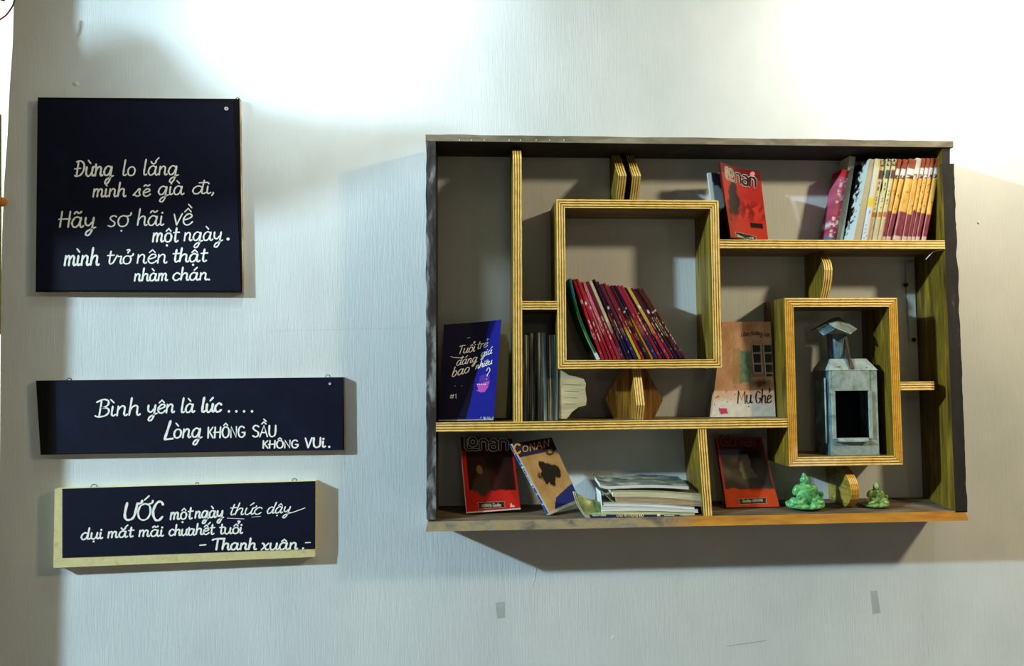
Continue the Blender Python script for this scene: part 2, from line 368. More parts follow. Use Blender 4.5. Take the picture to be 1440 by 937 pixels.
def ribbon(mb, pts, r, mp, mat=0, lift=0.0, taper=.25):
    n = len(pts)
    if n == 2 and math.dist(pts[0], pts[1]) < r*.9:
        c = pts[0]; mb.face([mp(c[0]+r*1.15*math.cos(t*math.pi/5), c[1]+r*1.15*math.sin(t*math.pi/5), lift) for t in range(10)], mat); return
    L = []; R = []
    for i, p in enumerate(pts):
        q0, q1 = pts[max(i-1, 0)], pts[min(i+1, n-1)]
        d = (q1[0]-q0[0], q1[1]-q0[1]); l = math.hypot(*d) or 1; d = (d[0]/l, d[1]/l)
        rr = r*(1-taper*abs(d[0])+.12*math.sin(i*1.3))
        if i in (0, n-1): rr *= .85
        L.append((p[0]-d[1]*rr, p[1]+d[0]*rr)); R.append((p[0]+d[1]*rr, p[1]-d[0]*rr))
        if i == 0: cap0 = [(p[0]-d[0]*rr*.9, p[1]-d[1]*rr*.9)]
        if i == n-1: cap1 = [(p[0]+d[0]*rr*.9, p[1]+d[1]*rr*.9)]
    m3 = lambda q: mp(q[0], q[1], lift)
    mb.face([m3(cap0[0]), m3(R[0]), m3(L[0])], mat); mb.face([m3(cap1[0]), m3(L[-1]), m3(R[-1])], mat)
    for i in range(n-1): mb.face([m3(R[i]), m3(R[i+1]), m3(L[i+1]), m3(L[i])], mat)
def word(mb, text, x0, x1, y0, y1, xh, r, mp, slant=.12, mat=0, lift=0.0, caph=None, taper=.25):
    """write text between x0 and x1 (picture units, y grows downward) on the baseline y0 -> y1"""
    S, W = layout(text); sx = (x1-x0)/W; sy = (caph/16 if caph else xh/10)
    for k, st in enumerate(S):
        pts = []
        for u, v in st:
            t = u/W; X = x0+u*sx+v*sy*slant; Y = y0+(y1-y0)*t-v*sy; pts.append((X, Y))
        ribbon(mb, pts, r, mp, mat, lift+k*.00002, taper)

# ------------------------------------------------------------------ the setting
EDGE_PX = [(19, -60), (19.5, 0), (18, 60), (13.5, 125), (10.5, 190), (6, 255), (3, 330), (1, 480), (0, 640), (-2, 937), (-3, 1000)]
mb = MB()
edge = [P(x, y, 0) for x, y in EDGE_PX]
edge = [Vector((edge[0].x, 0, 4.6))]+edge[1:-1]+[Vector((edge[-1].x, 0, 0))]
outl = edge+[Vector((3.2, 0, 0)), Vector((3.2, 0, 4.6))]
mb.loft(outl, [p+Vector((0, .14, 0)) for p in outl], 0, 0)
wall = mb.build('wall_back', M_WALL); tag(wall, kind='structure')
mb = MB(); mb.box(-8, 3.2, -4.2, 2.0, -.05, 0)
tag(mb.build('floor', plain('floor_tiles', '#6b5a48', .5)), kind='structure')
mb = MB(); mb.box(-8, 3.2, -4.2, 2.0, 4.6, 4.65)
tag(mb.build('ceiling', plain('ceiling_paint', '#b8b2a4', .9)), kind='structure')
mb = MB(); mb.box(-3.6, -.8, 1.5, 1.6, 0, 4.6)
tag(mb.build('wall_far', plain('far_cream_paint', '#e9e4cc', .8, var=.04)), kind='structure')
# unseen upright added left of the view to shade the wall's left strip
xw = P(95, 650, 0).x; xe = xw+(-6.9-xw)*.21/3.0
mb = MB(); mb.box(xe-.34, xe, -.21, -.14, 0, 4.6)
tag(mb.build('shade_post', plain('shade_post_paint', '#8c8468', .7)), kind='structure')
# marks in the paint and small plaster features (parts of the wall)
M_STAIN = plain('grey_rub_mark', '#a9b0b1', .8, var=.1); M_SCR = plain('pale_scratch', '#eef0ea', .7, var=.02)
def flat(name, poly, Y, mat, parent, label=None, th=.0006):
    m_ = MB(); A = [P(x, y, Y) for x, y in poly]; c = sum(A, Vector())/len(A)
    B = [p+Vector((0, th, 0)) for p in A]; m_.loft(A, B, 0, 0); o = m_.build(name, mat, parent)
    if label: o['label'] = label
    return o
flat('stain', [(697, 848), (709, 847), (710, 869), (699, 870)], -.0005, M_STAIN, wall)
flat('stain', [(1224, 832), (1233, 831), (1238, 862), (1227, 864)], -.0005, M_STAIN, wall)
mb = MB(); mp0 = lambda x, y, l: P(x, y, -.0007-l)
ribbon(mb, [(758, 788), (753, 802), (751, 815), (748, 826)], .7, mp0); ribbon(mb, [(680, 781), (681.5, 782)], 1.2, mp0)
ribbon(mb, [(859, 898), (863, 894)], 1.4, mp0)
mb.build('scratch', M_SCR, wall)
mb = MB(); ribbon(mb, [(1022, 909), (1050, 905), (1078, 901)], .5, mp0); ribbon(mb, [(374, 466), (450, 464), (590, 461)], .12, mp0)
mb.build('hairline_crack', M_STAIN, wall)
mb = MB(); ball(mb, P(107, 118, .001), .0085, (1, .35, .8)); mb.build('plaster_blob', M_WALL, wall, smooth=True)
mb = MB(); ball(mb, P(1376, 313, -.001), .003, (1, .5, 1)); mb.build('plaster_blob', M_WALL, wall, smooth=True)

# ------------------------------------------------------------------ three lettered signs
def screw(parent, px, py, Y, r=.006):
    c = P(px, py, Y); m_ = MB(); disc(m_, c, r, Y-.002, Y+.001, 14); disc(m_, c, r*.35, Y-.0026, Y-.0018, 8, 1)
    return m_.build('screw', [M_METAL, M_INK], parent)
def sign(label, body, face, Yf, lines, words, edge_mat, group=None):
    root = empty('lettered_sign', (0, 0, 0), label, 'sign', 'lettered wooden signs on the wall')
    m_ = MB(); A = [P(x, y, Yf) for x, y in body]; B = [Vector((p.x, -.0008, p.z)) for p in A]; m_.loft(A, B, 0, 1)
    m_.build('board', [M_BLKP if edge_mat is M_TAN else edge_mat, edge_mat], root)
    m_ = MB(); A = [P(x, y, Yf-.0009) for x, y in face]; B = [Vector((p.x, Yf+.0003, p.z)) for p in A]; m_.loft(A, B, 0, 0)
    m_.build('painted_panel', M_NAVY, root)
    mp = lambda x, y, l: P(x, y, Yf-.0013-l)
    for ln in words:
        for (t, x0, x1, y0, y1, h, r, kw) in ln:
            m_ = MB()
            if t is None: ribbon(m_, h, r, mp); m_.build('pen_stroke', M_CHALK, root); continue
            word(m_, t, x0, x1, y0, y1, h, r, mp, **kw); m_.build('painted_word', M_CHALK, root)
    return root
def z1(x, y): return x/2.7556, 100+y/2.7556
def z2(x, y): return x/2.769, 500+y/2.769
def W(z, t, x0, x1, y0, y1, h, r=None, **kw):
    s = 2.7556 if z is z1 else 2.769
    A = z(x0, y0); B = z(x1, y1)
    if 'caph' in kw: kw['caph'] /= s
    return (t, A[0], B[0], A[1], B[1], h/s, .80*(r or 4.2)/s, kw)
S1 = [[W(z1, 'Đừng', 290, 438, 408, 405, 36, 5), W(z1, 'lo', 472, 525, 405, 405, 34), W(z1, 'lắng', 552, 690, 403, 402, 34)],
      [W(z1, 'mình', 357, 487, 488, 486, 31, 4.6), W(z1, 'zẽ', 515, 582, 485, 485, 28), W(z1, 'già', 610, 712, 480, 478, 32), W(z1, 'đi,', 742, 835, 476, 474, 29)],
      [W(z1, 'Hãy', 226, 370, 605, 605, 38, 5), W(z1, 'sợ', 410, 500, 603, 602, 42), W(z1, 'hãi', 528, 635, 598, 598, 36), W(z1, 'về', 666, 745, 597, 596, 42)],
      [W(z1, 'một', 588, 690, 662, 662, 34, 5), W(z1, 'ngày', 710, 862, 658, 655, 32), W(z1, '.', 876, 896, 652, 652, 30, 6.5)],
      [W(z1, 'mình', 246, 383, 754, 752, 38, 5.4), W(z1, 'tRở', 410, 510, 748, 747, 31), W(z1, 'nên', 527, 648, 745, 744, 34), W(z1, 'thật', 665, 800, 740, 738, 30, 5)],
      [W(z1, 'nhàm', 518, 650, 814, 812, 28, 4.6), W(z1, 'chán.', 667, 818, 811, 809, 28, 4.6)]]
q = lambda z, *pp: [z(*p) for p in pp]
sg1 = sign('large square black sign with six lines of white handwriting, top left on the wall',
     [(53, 137), (337, 139), (341, 412), (50, 411)], [(54, 140), (327.5, 145), (339, 409), (51, 408)], -.013, None, S1, M_TAN)
screw(sg1, 318.5, 153, -.0145, .0045)
S2 = [[W(z2, 'Bình', 378, 545, 238, 232, 38, 5), W(z2, 'yên', 570, 680, 227, 222, 33, 5), W(z2, 'là', 702, 757, 223, 221, 32, 5), W(z2, 'lúc', 782, 862, 221, 219, 32, 6)]
      + [W(z2, '.', a_, a_+14, 219, 219, 30, 5.6) for a_ in (886, 915, 945, 976)],
      [W(z2, 'L', 636, 678, 328, 326, 40, 6.5), W(z2, 'òng', 673, 785, 322, 318, 34, 5), W(z2, 'KHÔNG', 805, 958, 322, 318, 28, 4.6, caph=42, slant=.03), W(z2, 'SẦU', 980, 1078, 318, 316, 30, 4.6, caph=44, slant=.03)],
      [W(z2, 'KHÔNG', 1020, 1165, 362, 360, 20, 4.4, caph=30, slant=.03), W(z2, 'VUi', 1185, 1268, 360, 357, 24, 5, caph=38, slant=.03), W(z2, '.', 1276, 1292, 357, 357, 30, 5)]]
sg2 = sign('long black sign with three lines of white handwriting, middle of the three',
     [(50.5, 535.5), (483.5, 530.7), (484.5, 633), (57, 640)], [(78, 536.3), (482.3, 532), (482.3, 633), (80, 638)], -.013, None, S2, M_TAN)
screw(sg2, 464, 540, -.0145, .003)
S3 = [[W(z2, 'Ư', 474, 530, 640, 642, 60, 6.5, caph=66, slant=.22), W(z2, 'Ớ', 530, 590, 643, 640, 60, 5, caph=64, slant=.1), W(z2, 'C', 588, 636, 643, 641, 60, 6.5, caph=72, slant=.1),
       W(z2, 'một', 660, 748, 640, 637, 28, 4.6), W(z2, 'ngày', 757, 870, 634, 630, 26, 4.8),
       W(z2, 'thức', 886, 1016, 622, 618, 26, 3.6, slant=.35), W(z2, 'dậy', 1036, 1130, 616, 612, 24, 3.6, slant=.35),
       (None, 0, 0, 0, 0, q(z2, (1118, 618), (1150, 608), (1188, 594)), .7, {}), (None, 0, 0, 0, 0, q(z2, (884, 634), (950, 637)), .5, {}), (None, 0, 0, 0, 0, q(z2, (980, 630), (1015, 627)), .4, {})],
      [W(z2, 'dụi', 313, 400, 718, 713, 25, 4.6), W(z2, 'mắt', 417, 518, 711, 707, 24, 4.6), W(z2, 'mãi', 538, 637, 706, 704, 25, 4.6),
       W(z2, 'chưa', 656, 760, 702, 700, 24, 4.4), W(z2, 'hết', 760, 833, 698, 697, 24, 4.4), W(z2, 'tuổi', 850, 945, 696, 693, 24, 4.4)],
      [W(z2, '-', 772, 806, 752, 750, 20, 4.6), W(z2, 'T', 822, 866, 758, 756, 28, 5.6, caph=42), W(z2, 'hanh', 862, 998, 757, 756, 25, 5.2), W(z2, 'xuân', 1014, 1160, 758, 755, 26, 5), W(z2, '.', 1174, 1190, 753, 753, 25, 5), W(z2, '-', 1184, 1212, 742, 741, 20, 3.6)]]
sg3 = sign('small black sign with cream wooden edge along its left and bottom, lowest of the three',
     [(77, 688), (443.3, 677), (442.8, 783.5), (75, 799)], [(87.5, 687.7), (443.5, 676.9), (443.2, 772), (87.5, 785)], -.022, None, S3, M_CREAM)
def hook(root, px, py, Y, r=4):
    m_ = MB(); pts = [P(px+r*math.cos(t), py-r*.7*math.sin(t), Y) for t in [math.pi*k/8 for k in range(-1, 10)]]
    pts = [Vector((p.x, Y+.003*math.sin(i), p.z)) for i, p in enumerate(pts)]
    tube(m_, pts, .0009, 6); m_.build('wire_hook', M_WIRE, root, smooth=True)
hook(sg3, 132, 684, -.012); hook(sg3, 414, 675.5, -.012, 3); hook(sg3, 277, 680, -.012, 2); hook(sg2, 97, 534, -.008, 3); hook(sg2, 461, 529.5, -.008, 3)
hook(sg1, 334, 141, -.008, 4)

# ------------------------------------------------------------------ things at the far left edge
root = empty('hanging_cable', (0, 0, 0), 'thin dark and red cable curving through the top left corner', 'cable')
mb = MB(); tube(mb, [P(x, y, -.06) for x, y in ((22, -12), (20.5, 0), (18, 8), (13, 16))], .0016, 7); mb.build('dark_wire', M_WIRE, root, smooth=True)
mb = MB(); tube(mb, [P(x, y, -.06) for x, y in ((13, 16), (8, 22), (0, 27.5), (-14, 31))], .0017, 7); o = mb.build('red_wire', M_RED, root, smooth=True)
mb = MB(); ball(mb, P(3, -1, -.06), .0062, (1, 1, .6)); mb.build('knot', M_WIRE, root, smooth=True)
mb = MB(); mb.grid(lambda u, v: P(-70+u*74, 470-v*309, .30)+Vector((0, .015*math.sin(u*30), 0)), 30, 12, 0,
                   lambda u, v: lin('#b06a6a') if v > .965 else (lin('#6f7a3c') if v > .82 else lin('#9a8c4c')))
o = mb.build('hanging_curtain', vcol('curtain_cloth', .9)); tag(o, 'green and tan cloth with a pink top hem behind the left wall edge', 'curtain')
sol = o.modifiers.new('thick', 'SOLIDIFY'); sol.thickness = .002
mb = MB(); ball(mb, P(1.5, 284, -.012), .0135, (1, .8, .85)); o = mb.build('paper_ornament', plain('orange_paper', '#c07a2c', .8), smooth=True)
tag(o, 'small orange ornament at the left edge of the wall', 'ornament')
# unseen screen added beyond the left edge, its outline cut from the wanted wall shadow
LL = Vector((-6.9, -3.0, 4.30))
def toward(px, py, f): return P(px, py, 0).lerp(LL, f)
shape = [(-60, 60), (96, 66), (128, 56), (160, 44), (186, 38), (208, 46), (235, 60), (255, 82), (300, 128), (360, 150), (440, 165), (560, 175), (640, 178),
         (640, 196), (560, 222), (480, 262), (400, 292), (340, 302), (200, 330), (60, 360), (-60, 360)]
mb = MB(); A = [toward(x, y, .24) for x, y in shape]; mb.loft(A, [p+Vector((0, -.006, 0)) for p in A], 0, 0)
o = mb.build('shadow_screen', plain('shadow_screen', '#8a7a66', .95)); tag(o, 'added screen beyond the left edge, shaped to shade the wall', 'cloth')

# ------------------------------------------------------------------ the wall shelf
Z = lambda z: z+EYE
FR = -.12
shelf = empty('wall_shelf', (.56, 0, Z(-.338)), 'wide dark framed wooden wall shelf with plywood compartments', 'shelf')
def part(mb, name, mats, label=None, parent=shelf, **k):
    o = mb.build(name, mats, None, **k); adopt(o, parent)
    if label: o['label'] = label
    return o
BK = -.001
# outer frame
def ragged(x0, x1, z0, z1, seed, amp, side):
    """outline of a front edge with chipped outer side; returns two matching polylines"""
    rnd = random.Random(seed); n = 90; L = []; R = []
    for i in range(n+1):
        z = z0+(z1-z0)*i/n; d = amp*max(0, .35+noise.noise(Vector((z*22, seed, 0)))*.9+.25*noise.noise(Vector((z*90, seed, 3))))
        L.append((x0+(d if side < 0 else 0), z)); R.append((x1-(d if side > 0 else 0), z))
    return L, R
mb = MB()
def slab(mb, L, R, y0, y1, cap, side_, front, back=None):
    n = len(L)
    for i in range(n-1):
        a0, a1, b0, b1 = L[i], L[i+1], R[i], R[i+1]
        V3 = lambda p, y: (p[0], y, p[1])
        mb.face([V3(a0, y0), V3(b0, y0), V3(b1, y0), V3(a1, y0)], front, [(a0[1], 0), (b0[1], 1), (b1[1], 1), (a1[1], 0)])
        mb.face([V3(b0, y1), V3(a0, y1), V3(a1, y1), V3(b1, y1)], front)
        mb.face([V3(a1, y1), V3(a0, y1), V3(a0, y0), V3(a1, y0)], cap); mb.face([V3(b0, y1), V3(b1, y1), V3(b1, y0), V3(b0, y0)], side_)
    mb.face([(L[0][0], y0, L[0][1]), (L[0][0], y1, L[0][1]), (R[0][0], y1, R[0][1]), (R[0][0], y0, R[0][1])], cap)
    mb.face([(L[-1][0], y1, L[-1][1]), (L[-1][0], y0, L[-1][1]), (R[-1][0], y0, R[-1][1]), (R[-1][0], y1, R[-1][1])], cap)
L, R = ragged(-.075, -.052, Z(-.3105), Z(.5595), 3, .003, -1); slab(mb, L, R, FR, BK, 0, 0, 1); part(mb, 'side_board', [M_DARK, M_PEEL], 'dark side board with flaking grey front edge')
mb = MB(); L, R = ragged(1.172, 1.2035, Z(-.318), Z(.52), 5, .0045, 1); slab(mb, L, R, FR, BK, 1, 0, 2)
L2 = [(1.176, Z(.52)), (1.177, Z(.5595))]; R2 = [(1.195, Z(.52)), (1.197, Z(.5595))]; slab(mb, L2, R2, FR+.004, BK, 1, 0, 2)
part(mb, 'side_board', [M_DARK, M_PLYV, M_BLACK], 'side board with olive inner face and chipped black front edge')
mb = MB(); n = 40; rnd = random.Random(2)
Lt = [(-.075+1.278*i/n, Z(.5605)) for i in range(n+1)]; Rt = [(-.075+1.278*i/n, Z(.577)-.0015*rnd.random()) for i in range(n+1)]
for i in range(n):
    b0, b1, t0, t1 = Lt[i], Lt[i+1], Rt[i], Rt[i+1]; V3 = lambda p, y: (p[0], y, p[1])
    mb.face([V3(b0, FR), V3(b1, FR), V3(t1, FR), V3(t0, FR)], 1); mb.face([V3(b1, BK), V3(b0, BK), V3(t0, BK), V3(t1, BK)], 0)
    mb.face([V3(t0, FR), V3(t1, FR), V3(t1, BK), V3(t0, BK)], 1); mb.face([V3(b1, FR), V3(b0, FR), V3(b0, BK), V3(b1, BK)], 0)
for i, fl in ((0, 0), (n, 1)):
    f_ = [(Lt[i][0], FR, Lt[i][1]), (Lt[i][0], BK, Lt[i][1]), (Rt[i][0], BK, Rt[i][1]), (Rt[i][0], FR, Rt[i][1])]; mb.face(f_ if not fl else f_[::-1], 1)
part(mb, 'top_board', [M_DARK, M_TOP], 'top board with grey front edge and dark underside')
for px in (646, 663, 681, 716, 732, 754, 773, 793):
    mb = MB(); c = P(px, 197.3, FR); disc(mb, c, .0016, FR-.0012, FR+.002, 8); part(mb, 'nail', M_METAL)
def zbot(x, Y): return Z(-.3150+.012*(Y-FR)/.12)          # the board tips up a little toward the wall
mb = MB(); mb.loft([(-.076, FR, Z(-.3375)), (1.2035, FR, Z(-.3375)), (1.2035, BK, Z(-.3375)), (-.076, BK, Z(-.3375))],
                   [(-.071, FR, zbot(-.06, FR)), (1.198, FR, zbot(1.192, FR)), (1.198, BK, zbot(1.192, BK)), (-.071, BK, zbot(-.06, BK))], 0, 1, uvaxes=(0, 1))
part(mb, 'bottom_board', [M_BOARDTOP, M_FOOT], 'bottom board with worn grey and orange front edge')

def rounded(y_front, y_back, z0, z1, top=None, bot=None):
    """profile in (y,z) of a plate standing off the wall, front corners cut by (depth,height) curves"""
    pts = [(y_back, z0)]
    if bot: pts += [(y_front+bot[0]*(1-math.sin(t)), z0+bot[1]*(1-math.cos(t))) for t in [math.pi/2*k/6 for k in range(7)]]
    else: pts += [(y_front, z0)]
    if top: pts += [(y_front+top[0]*(1-math.cos(t)), z1-top[1]*(1-math.sin(t))) for t in [math.pi/2*k/6 for k in range(7)]]
    else: pts += [(y_front, z1)]
    pts += [(y_back, z1)]; return pts
def upright(name, xb, xt, th, prof, mats, label=None):
    """plate across x; xb / xt = left side at the bottom / top"""
    z0 = min(p[1] for p in prof); z1 = max(p[1] for p in prof)
    X = lambda z: xb+(xt-xb)*(z-z0)/(z1-z0)
    A = [(X(z), y, z) for y, z in prof]; B = [(X(z)+th, y, z) for y, z in prof]
    m_ = MB(); m_.loft(A, B, 0, 1, uvaxes=(1, 2)); return part(m_, name, mats, label)
def level(name, x0, x1, z0, z1, prof_xy=None, mats=None, label=None):
    pr = prof_xy or [(x0, BK), (x0, FR), (x1, FR), (x1, BK)]
    m_ = MB(); m_.loft([(x, y, z0) for x, y in pr], [(x, y, z1) for x, y in pr], 0, 1, uvaxes=(0, 1)); return part(m_, name, mats or [M_PLYH, M_EDGE], label)
upright('divider', .126, .129, .0205, rounded(FR+.002, BK, Z(-.092), Z(.5605), top=(.065, .05)), [M_PLYV, M_EDGE], 'tall plywood divider with striped edge and rounded top')
level('shelf_board', -.052, .7705, Z(-.113), Z(-.092), label='long middle plywood shelf with striped edge')
level('shelf_board', .6175, 1.172, Z(.311), Z(.332), label='upper right plywood shelf with striped edge')
level('bridge', .1475, .229, Z(.166), Z(.186), label='short plywood bridge beside the tall divider')
level('bridge', 1.0485, 1.172, Z(-.0285), Z(-.008), [(1.0485, BK), (1.0485, FR), (1.125, FR), (1.136, FR+.006), (1.145, FR+.022), (1.155, FR+.045), (1.172, -.055), (1.172, BK)], label='short curved plywood bridge by the right side board')
upright('divider', .5665, .556, .0205, rounded(FR+.002, BK, Z(-.3185), Z(-.113)), [M_PLYV, M_EDGE], 'slightly slanted plywood divider above the magazine stack')
def box_frame(name, x0, x1, z0, z1, t, em, label, lmat=None, skew=0):
    root_ = empty(name, (0, 0, 0)); adopt(root_, shelf); root_['label'] = label
    O = [(x0, z0), (x1+skew, z0), (x1, z1), (x0-skew, z1)]; I = [(x0+t, z0+t), (x1-t+skew, z0+t), (x1-t, z1-t), (x0+t-skew, z1-t)]
    for i in range(4):
        j = (i+1) % 4
        A = [(O[i][0], FR, O[i][1]), (O[j][0], FR, O[j][1]), (O[j][0], BK, O[j][1]), (O[i][0], BK, O[i][1])]
        B = [(I[i][0], FR, I[i][1]), (I[j][0], FR, I[j][1]), (I[j][0], BK, I[j][1]), (I[i][0], BK, I[i][1])]
        g = .0004; A = [Vector(p) for p in A]; B = [Vector(p) for p in B]
        d = (B[1]-B[0]).normalized()*g
        A[0] += d; A[3] += d; B[0] += d; B[3] += d; A[1] -= d; A[2] -= d; B[1] -= d; B[2] -= d
        m_ = MB(); m_.loft(A, B, 0, 1, uvaxes=(0, 2) if i % 2 else (0, 1))
        o = m_.build('box_board', [M_PLYV if i % 2 else M_PLYH, em[i % 2]], None)
        o.parent = root_
    return root_
box_frame('square_box', .229, .6172, Z(.028), Z(.426), .0205, [M_EDGE, M_EDGE], 'large square plywood box holding slim books')
box_frame('upright_box', .7710, 1.0480, Z(-.204), Z(.193), .0215, [M_EDGE, M_EDGE_PLAIN], 'upright plywood box holding the tin lantern')
# pointed brackets above the square box
for px, lx in ((873, .3825), (893, .4175)):
    pf = [(BK, Z(.426)), (-.050, Z(.426)), (-.098, Z(.4885)), (-.098, Z(.4905)), (-.030, Z(.5605)), (BK, Z(.5605))]
    upright('bracket', lx, lx-.002, .0205, pf, [M_PLYV, M_EDGE], 'pointed plywood bracket under the top board')
# crossed hexagonal bracket under the square box
hx = [(.371, Z(-.092)), (.352, Z(-.044)), (.392, Z(.028)), (.450, Z(.028)), (.490, Z(-.049)), (.468, Z(-.092))]
mb = MB(); mb.loft([(x, -.062, z) for x, z in hx], [(x, -.045, z) for x, z in hx], 0, 1); part(mb, 'hexagonal_bracket', [M_PLYD, M_EDGE], 'hexagonal plywood plate under the square box')
pf = [(-.0625, Z(-.092)), (-.100, Z(-.092)), (-.118, Z(-.058)), (-.118, Z(-.056)), (-.090, Z(.028)), (-.0625, Z(.028))]
upright('bracket', .4125, .4105, .020, pf, [M_PLYD, M_EDGE], 'pointed plywood plate crossing the hexagonal one')
pr = [(BK, Z(.193)), (-.075, Z(.193)), (-.088, Z(.215)), (-.098, Z(.24)), (-.102, Z(.262)), (-.098, Z(.28)), (-.085, Z(.296)), (-.06, Z(.311)), (BK, Z(.311))]
upright('bracket', .880, .880, .0205, pr, [M_PLYV, M_EDGE], 'curved plywood bracket above the upright box')
# half disc bracket below the upright box
pr = [(BK, Z(-.3185))]+[(-.030-.082*math.cos(t), Z(-.2612)+.0572*math.sin(t)) for t in [-math.pi/2+math.pi*k/14 for k in range(15)]]+[(BK, Z(-.204))]
upright('bracket', .9285, .918, .020, pr, [ply_face('bracket_face_planks', '#453a12', '#8a7a2a', '#a08c34', (20, 20, 90)), M_EDGE_PLAIN], 'half round plywood bracket between the green figures')
# steel hanging strap on the wall at the right
mb = MB(); mb.loft([P(1273, 368, -.006), P(1285, 368, -.006), P(1290, 482, -.006), P(1279, 482, -.006)], [P(1273, 368, -.0035), P(1285, 368, -.0035), P(1290, 482, -.0035), P(1279, 482, -.0035)], 0, 0)
part(mb, 'hanging_strap', plain('painted_strap', '#b6bdbd', .5, .0), 'pale hanging strap screwed to the wall')
for a_, b_ in ((1274, 401), (1284.5, 478)):
    mb = MB(); disc(mb, P(a_, b_, -.006), .0055, -.0085, -.004, 12); part(mb, 'screw', M_WIRE)
mb = MB(); tube(mb, [P(1302, 365, -.10), P(1312, 354, -.11), P(1322, 352, -.112), P(1331, 352, -.112)], .0014, 6); part(mb, 'wire', M_METAL, smooth=True)

# ------------------------------------------------------------------ books
def homog(src, dst):
    A_ = []; b_ = []
    for (x, y), (u, v) in zip(src, dst):
        A_ += [[x, y, 1, 0, 0, 0, -u*x, -u*y], [0, 0, 0, x, y, 1, -v*x, -v*y]]; b_ += [u, v]
    h = np.append(np.linalg.solve(np.array(A_, float), np.array(b_, float)), 1).reshape(3, 3)
    def f(x, y): r = h @ np.array([x, y, 1]); return r[0]/r[2], r[1]/r[2]
    return f
class Book:
    """origin: bottom corner at the spine, front cover in the plane y=0, thickness to +y"""
    def __init__(s, name, label, corners, Yb, Yt, t, art, spine='#dddddd', pages=None, bend=None, group=None, zrest=None, nx=40, nz=60, cat='book', tc=.0007, yaw=0.0):
        TL, TR, BR, BL = corners; s.quad = corners
        p = P(*BL, Yb); q_ = P(*BR, Yb+yaw); r_ = P(*TL, Yt); r2 = P(*TR, Yt+yaw)
        ex = ((q_-p)+(r2-r_))/2; s.w = ex.length; ex.normalize(); ez = ((r_-p)+(r2-q_))/2; ez = ez-ex*ez.dot(ex); s.h = ez.length; ez.normalize(); ey = ez.cross(ex)
        m = Matrix((ex, ey, ez)).transposed().to_4x4(); m.translation = p; m0 = m.copy()
        if zrest == 'board': zrest = zbot(p.x, Yb+.004)
        if zrest is not None:
            i_ = m.inverted(); lc = [i_ @ p, i_ @ q_]; low = min((m @ (c+Vector((0, dy, 0)))).z for c in lc for dy in (0, t)); m.translation.z += zrest-low+.0004
        s.root = empty(name, p, label, cat, group); s.root.matrix_world = m; s.m = m
        s.root.location, s.root.rotation_euler = m.translation, m.to_euler()
        inv = m0.inverted(); LQ = [inv @ v_ for v_ in (p, q_, r_, r2)]
        def wq(u, v): a0 = LQ[0].lerp(LQ[1], u); a1 = LQ[2].lerp(LQ[3], u); c_ = a0.lerp(a1, v); return c_.x, c_.z
        s.wq = wq
        s.hf = homog(corners, [(0, 1), (1, 1), (1, 0), (0, 0)]); s.t = t; s.bend = bend or (lambda u, v: 0.0)
        w_, h_, B = s.w, s.h, s.bend
        def pt(u, y, v): x_, z_ = s.wq(u, v); return (x_, y+B(u, v), z_)
        m1 = MB(); sp = spine if callable(spine) else (lambda u, v, c=lin(spine): c)
        m1.grid(lambda u, v: pt(u, 0, v), nx, nz, 0, art)
        m1.grid(lambda u, v: pt(1-u, tc, v), nx//4, nz//4, 0, lambda u, v: lin('#d8d4c6'))
        m1.grid(lambda u, v: pt(0, t*(1-u), v), 6, nz, 0, sp)                       # spine
        m1.grid(lambda u, v: pt(1-u, t, v), nx//4, nz//4, 0, lambda u, v: lin('#c9c4b4'))
        m1.grid(lambda u, v: pt(u, t-tc, v), nx//4, nz//4, 0, lambda u, v: lin('#c9c4b4'))
        for y0, y1 in ((0, tc), (t-tc, t)):
            m1.grid(lambda u, v: pt(u, y0+(y1-y0)*v, 1), nx//4, 1, 0, lambda u, v: art(u, 1)); m1.grid(lambda u, v: pt(1-u, y0+(y1-y0)*v, 0), nx//4, 1, 0, lambda u, v: art(u, 0))
            m1.grid(lambda u, v: pt(1, y0+(y1-y0)*u, v), 1, nz//4, 0, lambda u, v: art(1, v))
        m1.build('cover', M_COVER, s.root, merge=True)
        m2 = MB(); e = .008; n = 8
        m2.grid(lambda u, v: pt(.01+u*.975, tc+v*(t-2*tc), 1-e), n, 1); m2.grid(lambda u, v: pt(.985-u*.975, tc+v*(t-2*tc), e), n, 1)
        m2.grid(lambda u, v: pt(.985, tc+u*(t-2*tc), e+v*(1-2*e)), 1, n); m2.grid(lambda u, v: pt(.01, t-tc-u*(t-2*tc), e+v*(1-2*e)), 1, n)
        m2.build('pages', pages or M_PAGE, s.root)
    def mp(s, off=.0004):
        def f(x, y, l):
            u, v = s.hf(x, y); x_, z_ = s.wq(u, v); return (x_, -off-l+s.bend(u, v), z_)
        return f
    def add(s, mb, name, mat, label=None):
        o = mb.build(name, mat, s.root, merge=False)
        if label: o['label'] = label
        return o
def fbm(x, y, z=0, o=4):
    return noise.fractal(Vector((x, y, z)), 1.0, 2.0, o)*.5
def mix(c1, c2, t): t = max(0, min(1, t)); return tuple(p*(1-t)+q_*t for p, q_ in zip(c1, c2))
def inpoly(x, y, poly):
    c = False; n = len(poly)
    for i in range(n):
        x0, y0 = poly[i]; x1, y1 = poly[i-1]
        if (y0 > y) != (y1 > y) and x < (x1-x0)*(y-y0)/(y1-y0)+x0: c = not c
    return c
def poly_patch(bk, mb, pts, off=.0003, mat=0):
    f = bk.mp(off); mb.face([f(x, y, 0) for x, y in pts][::-1], mat)

ZM = Z(-.092); ZB = Z(-.3185); ZU = Z(.332)
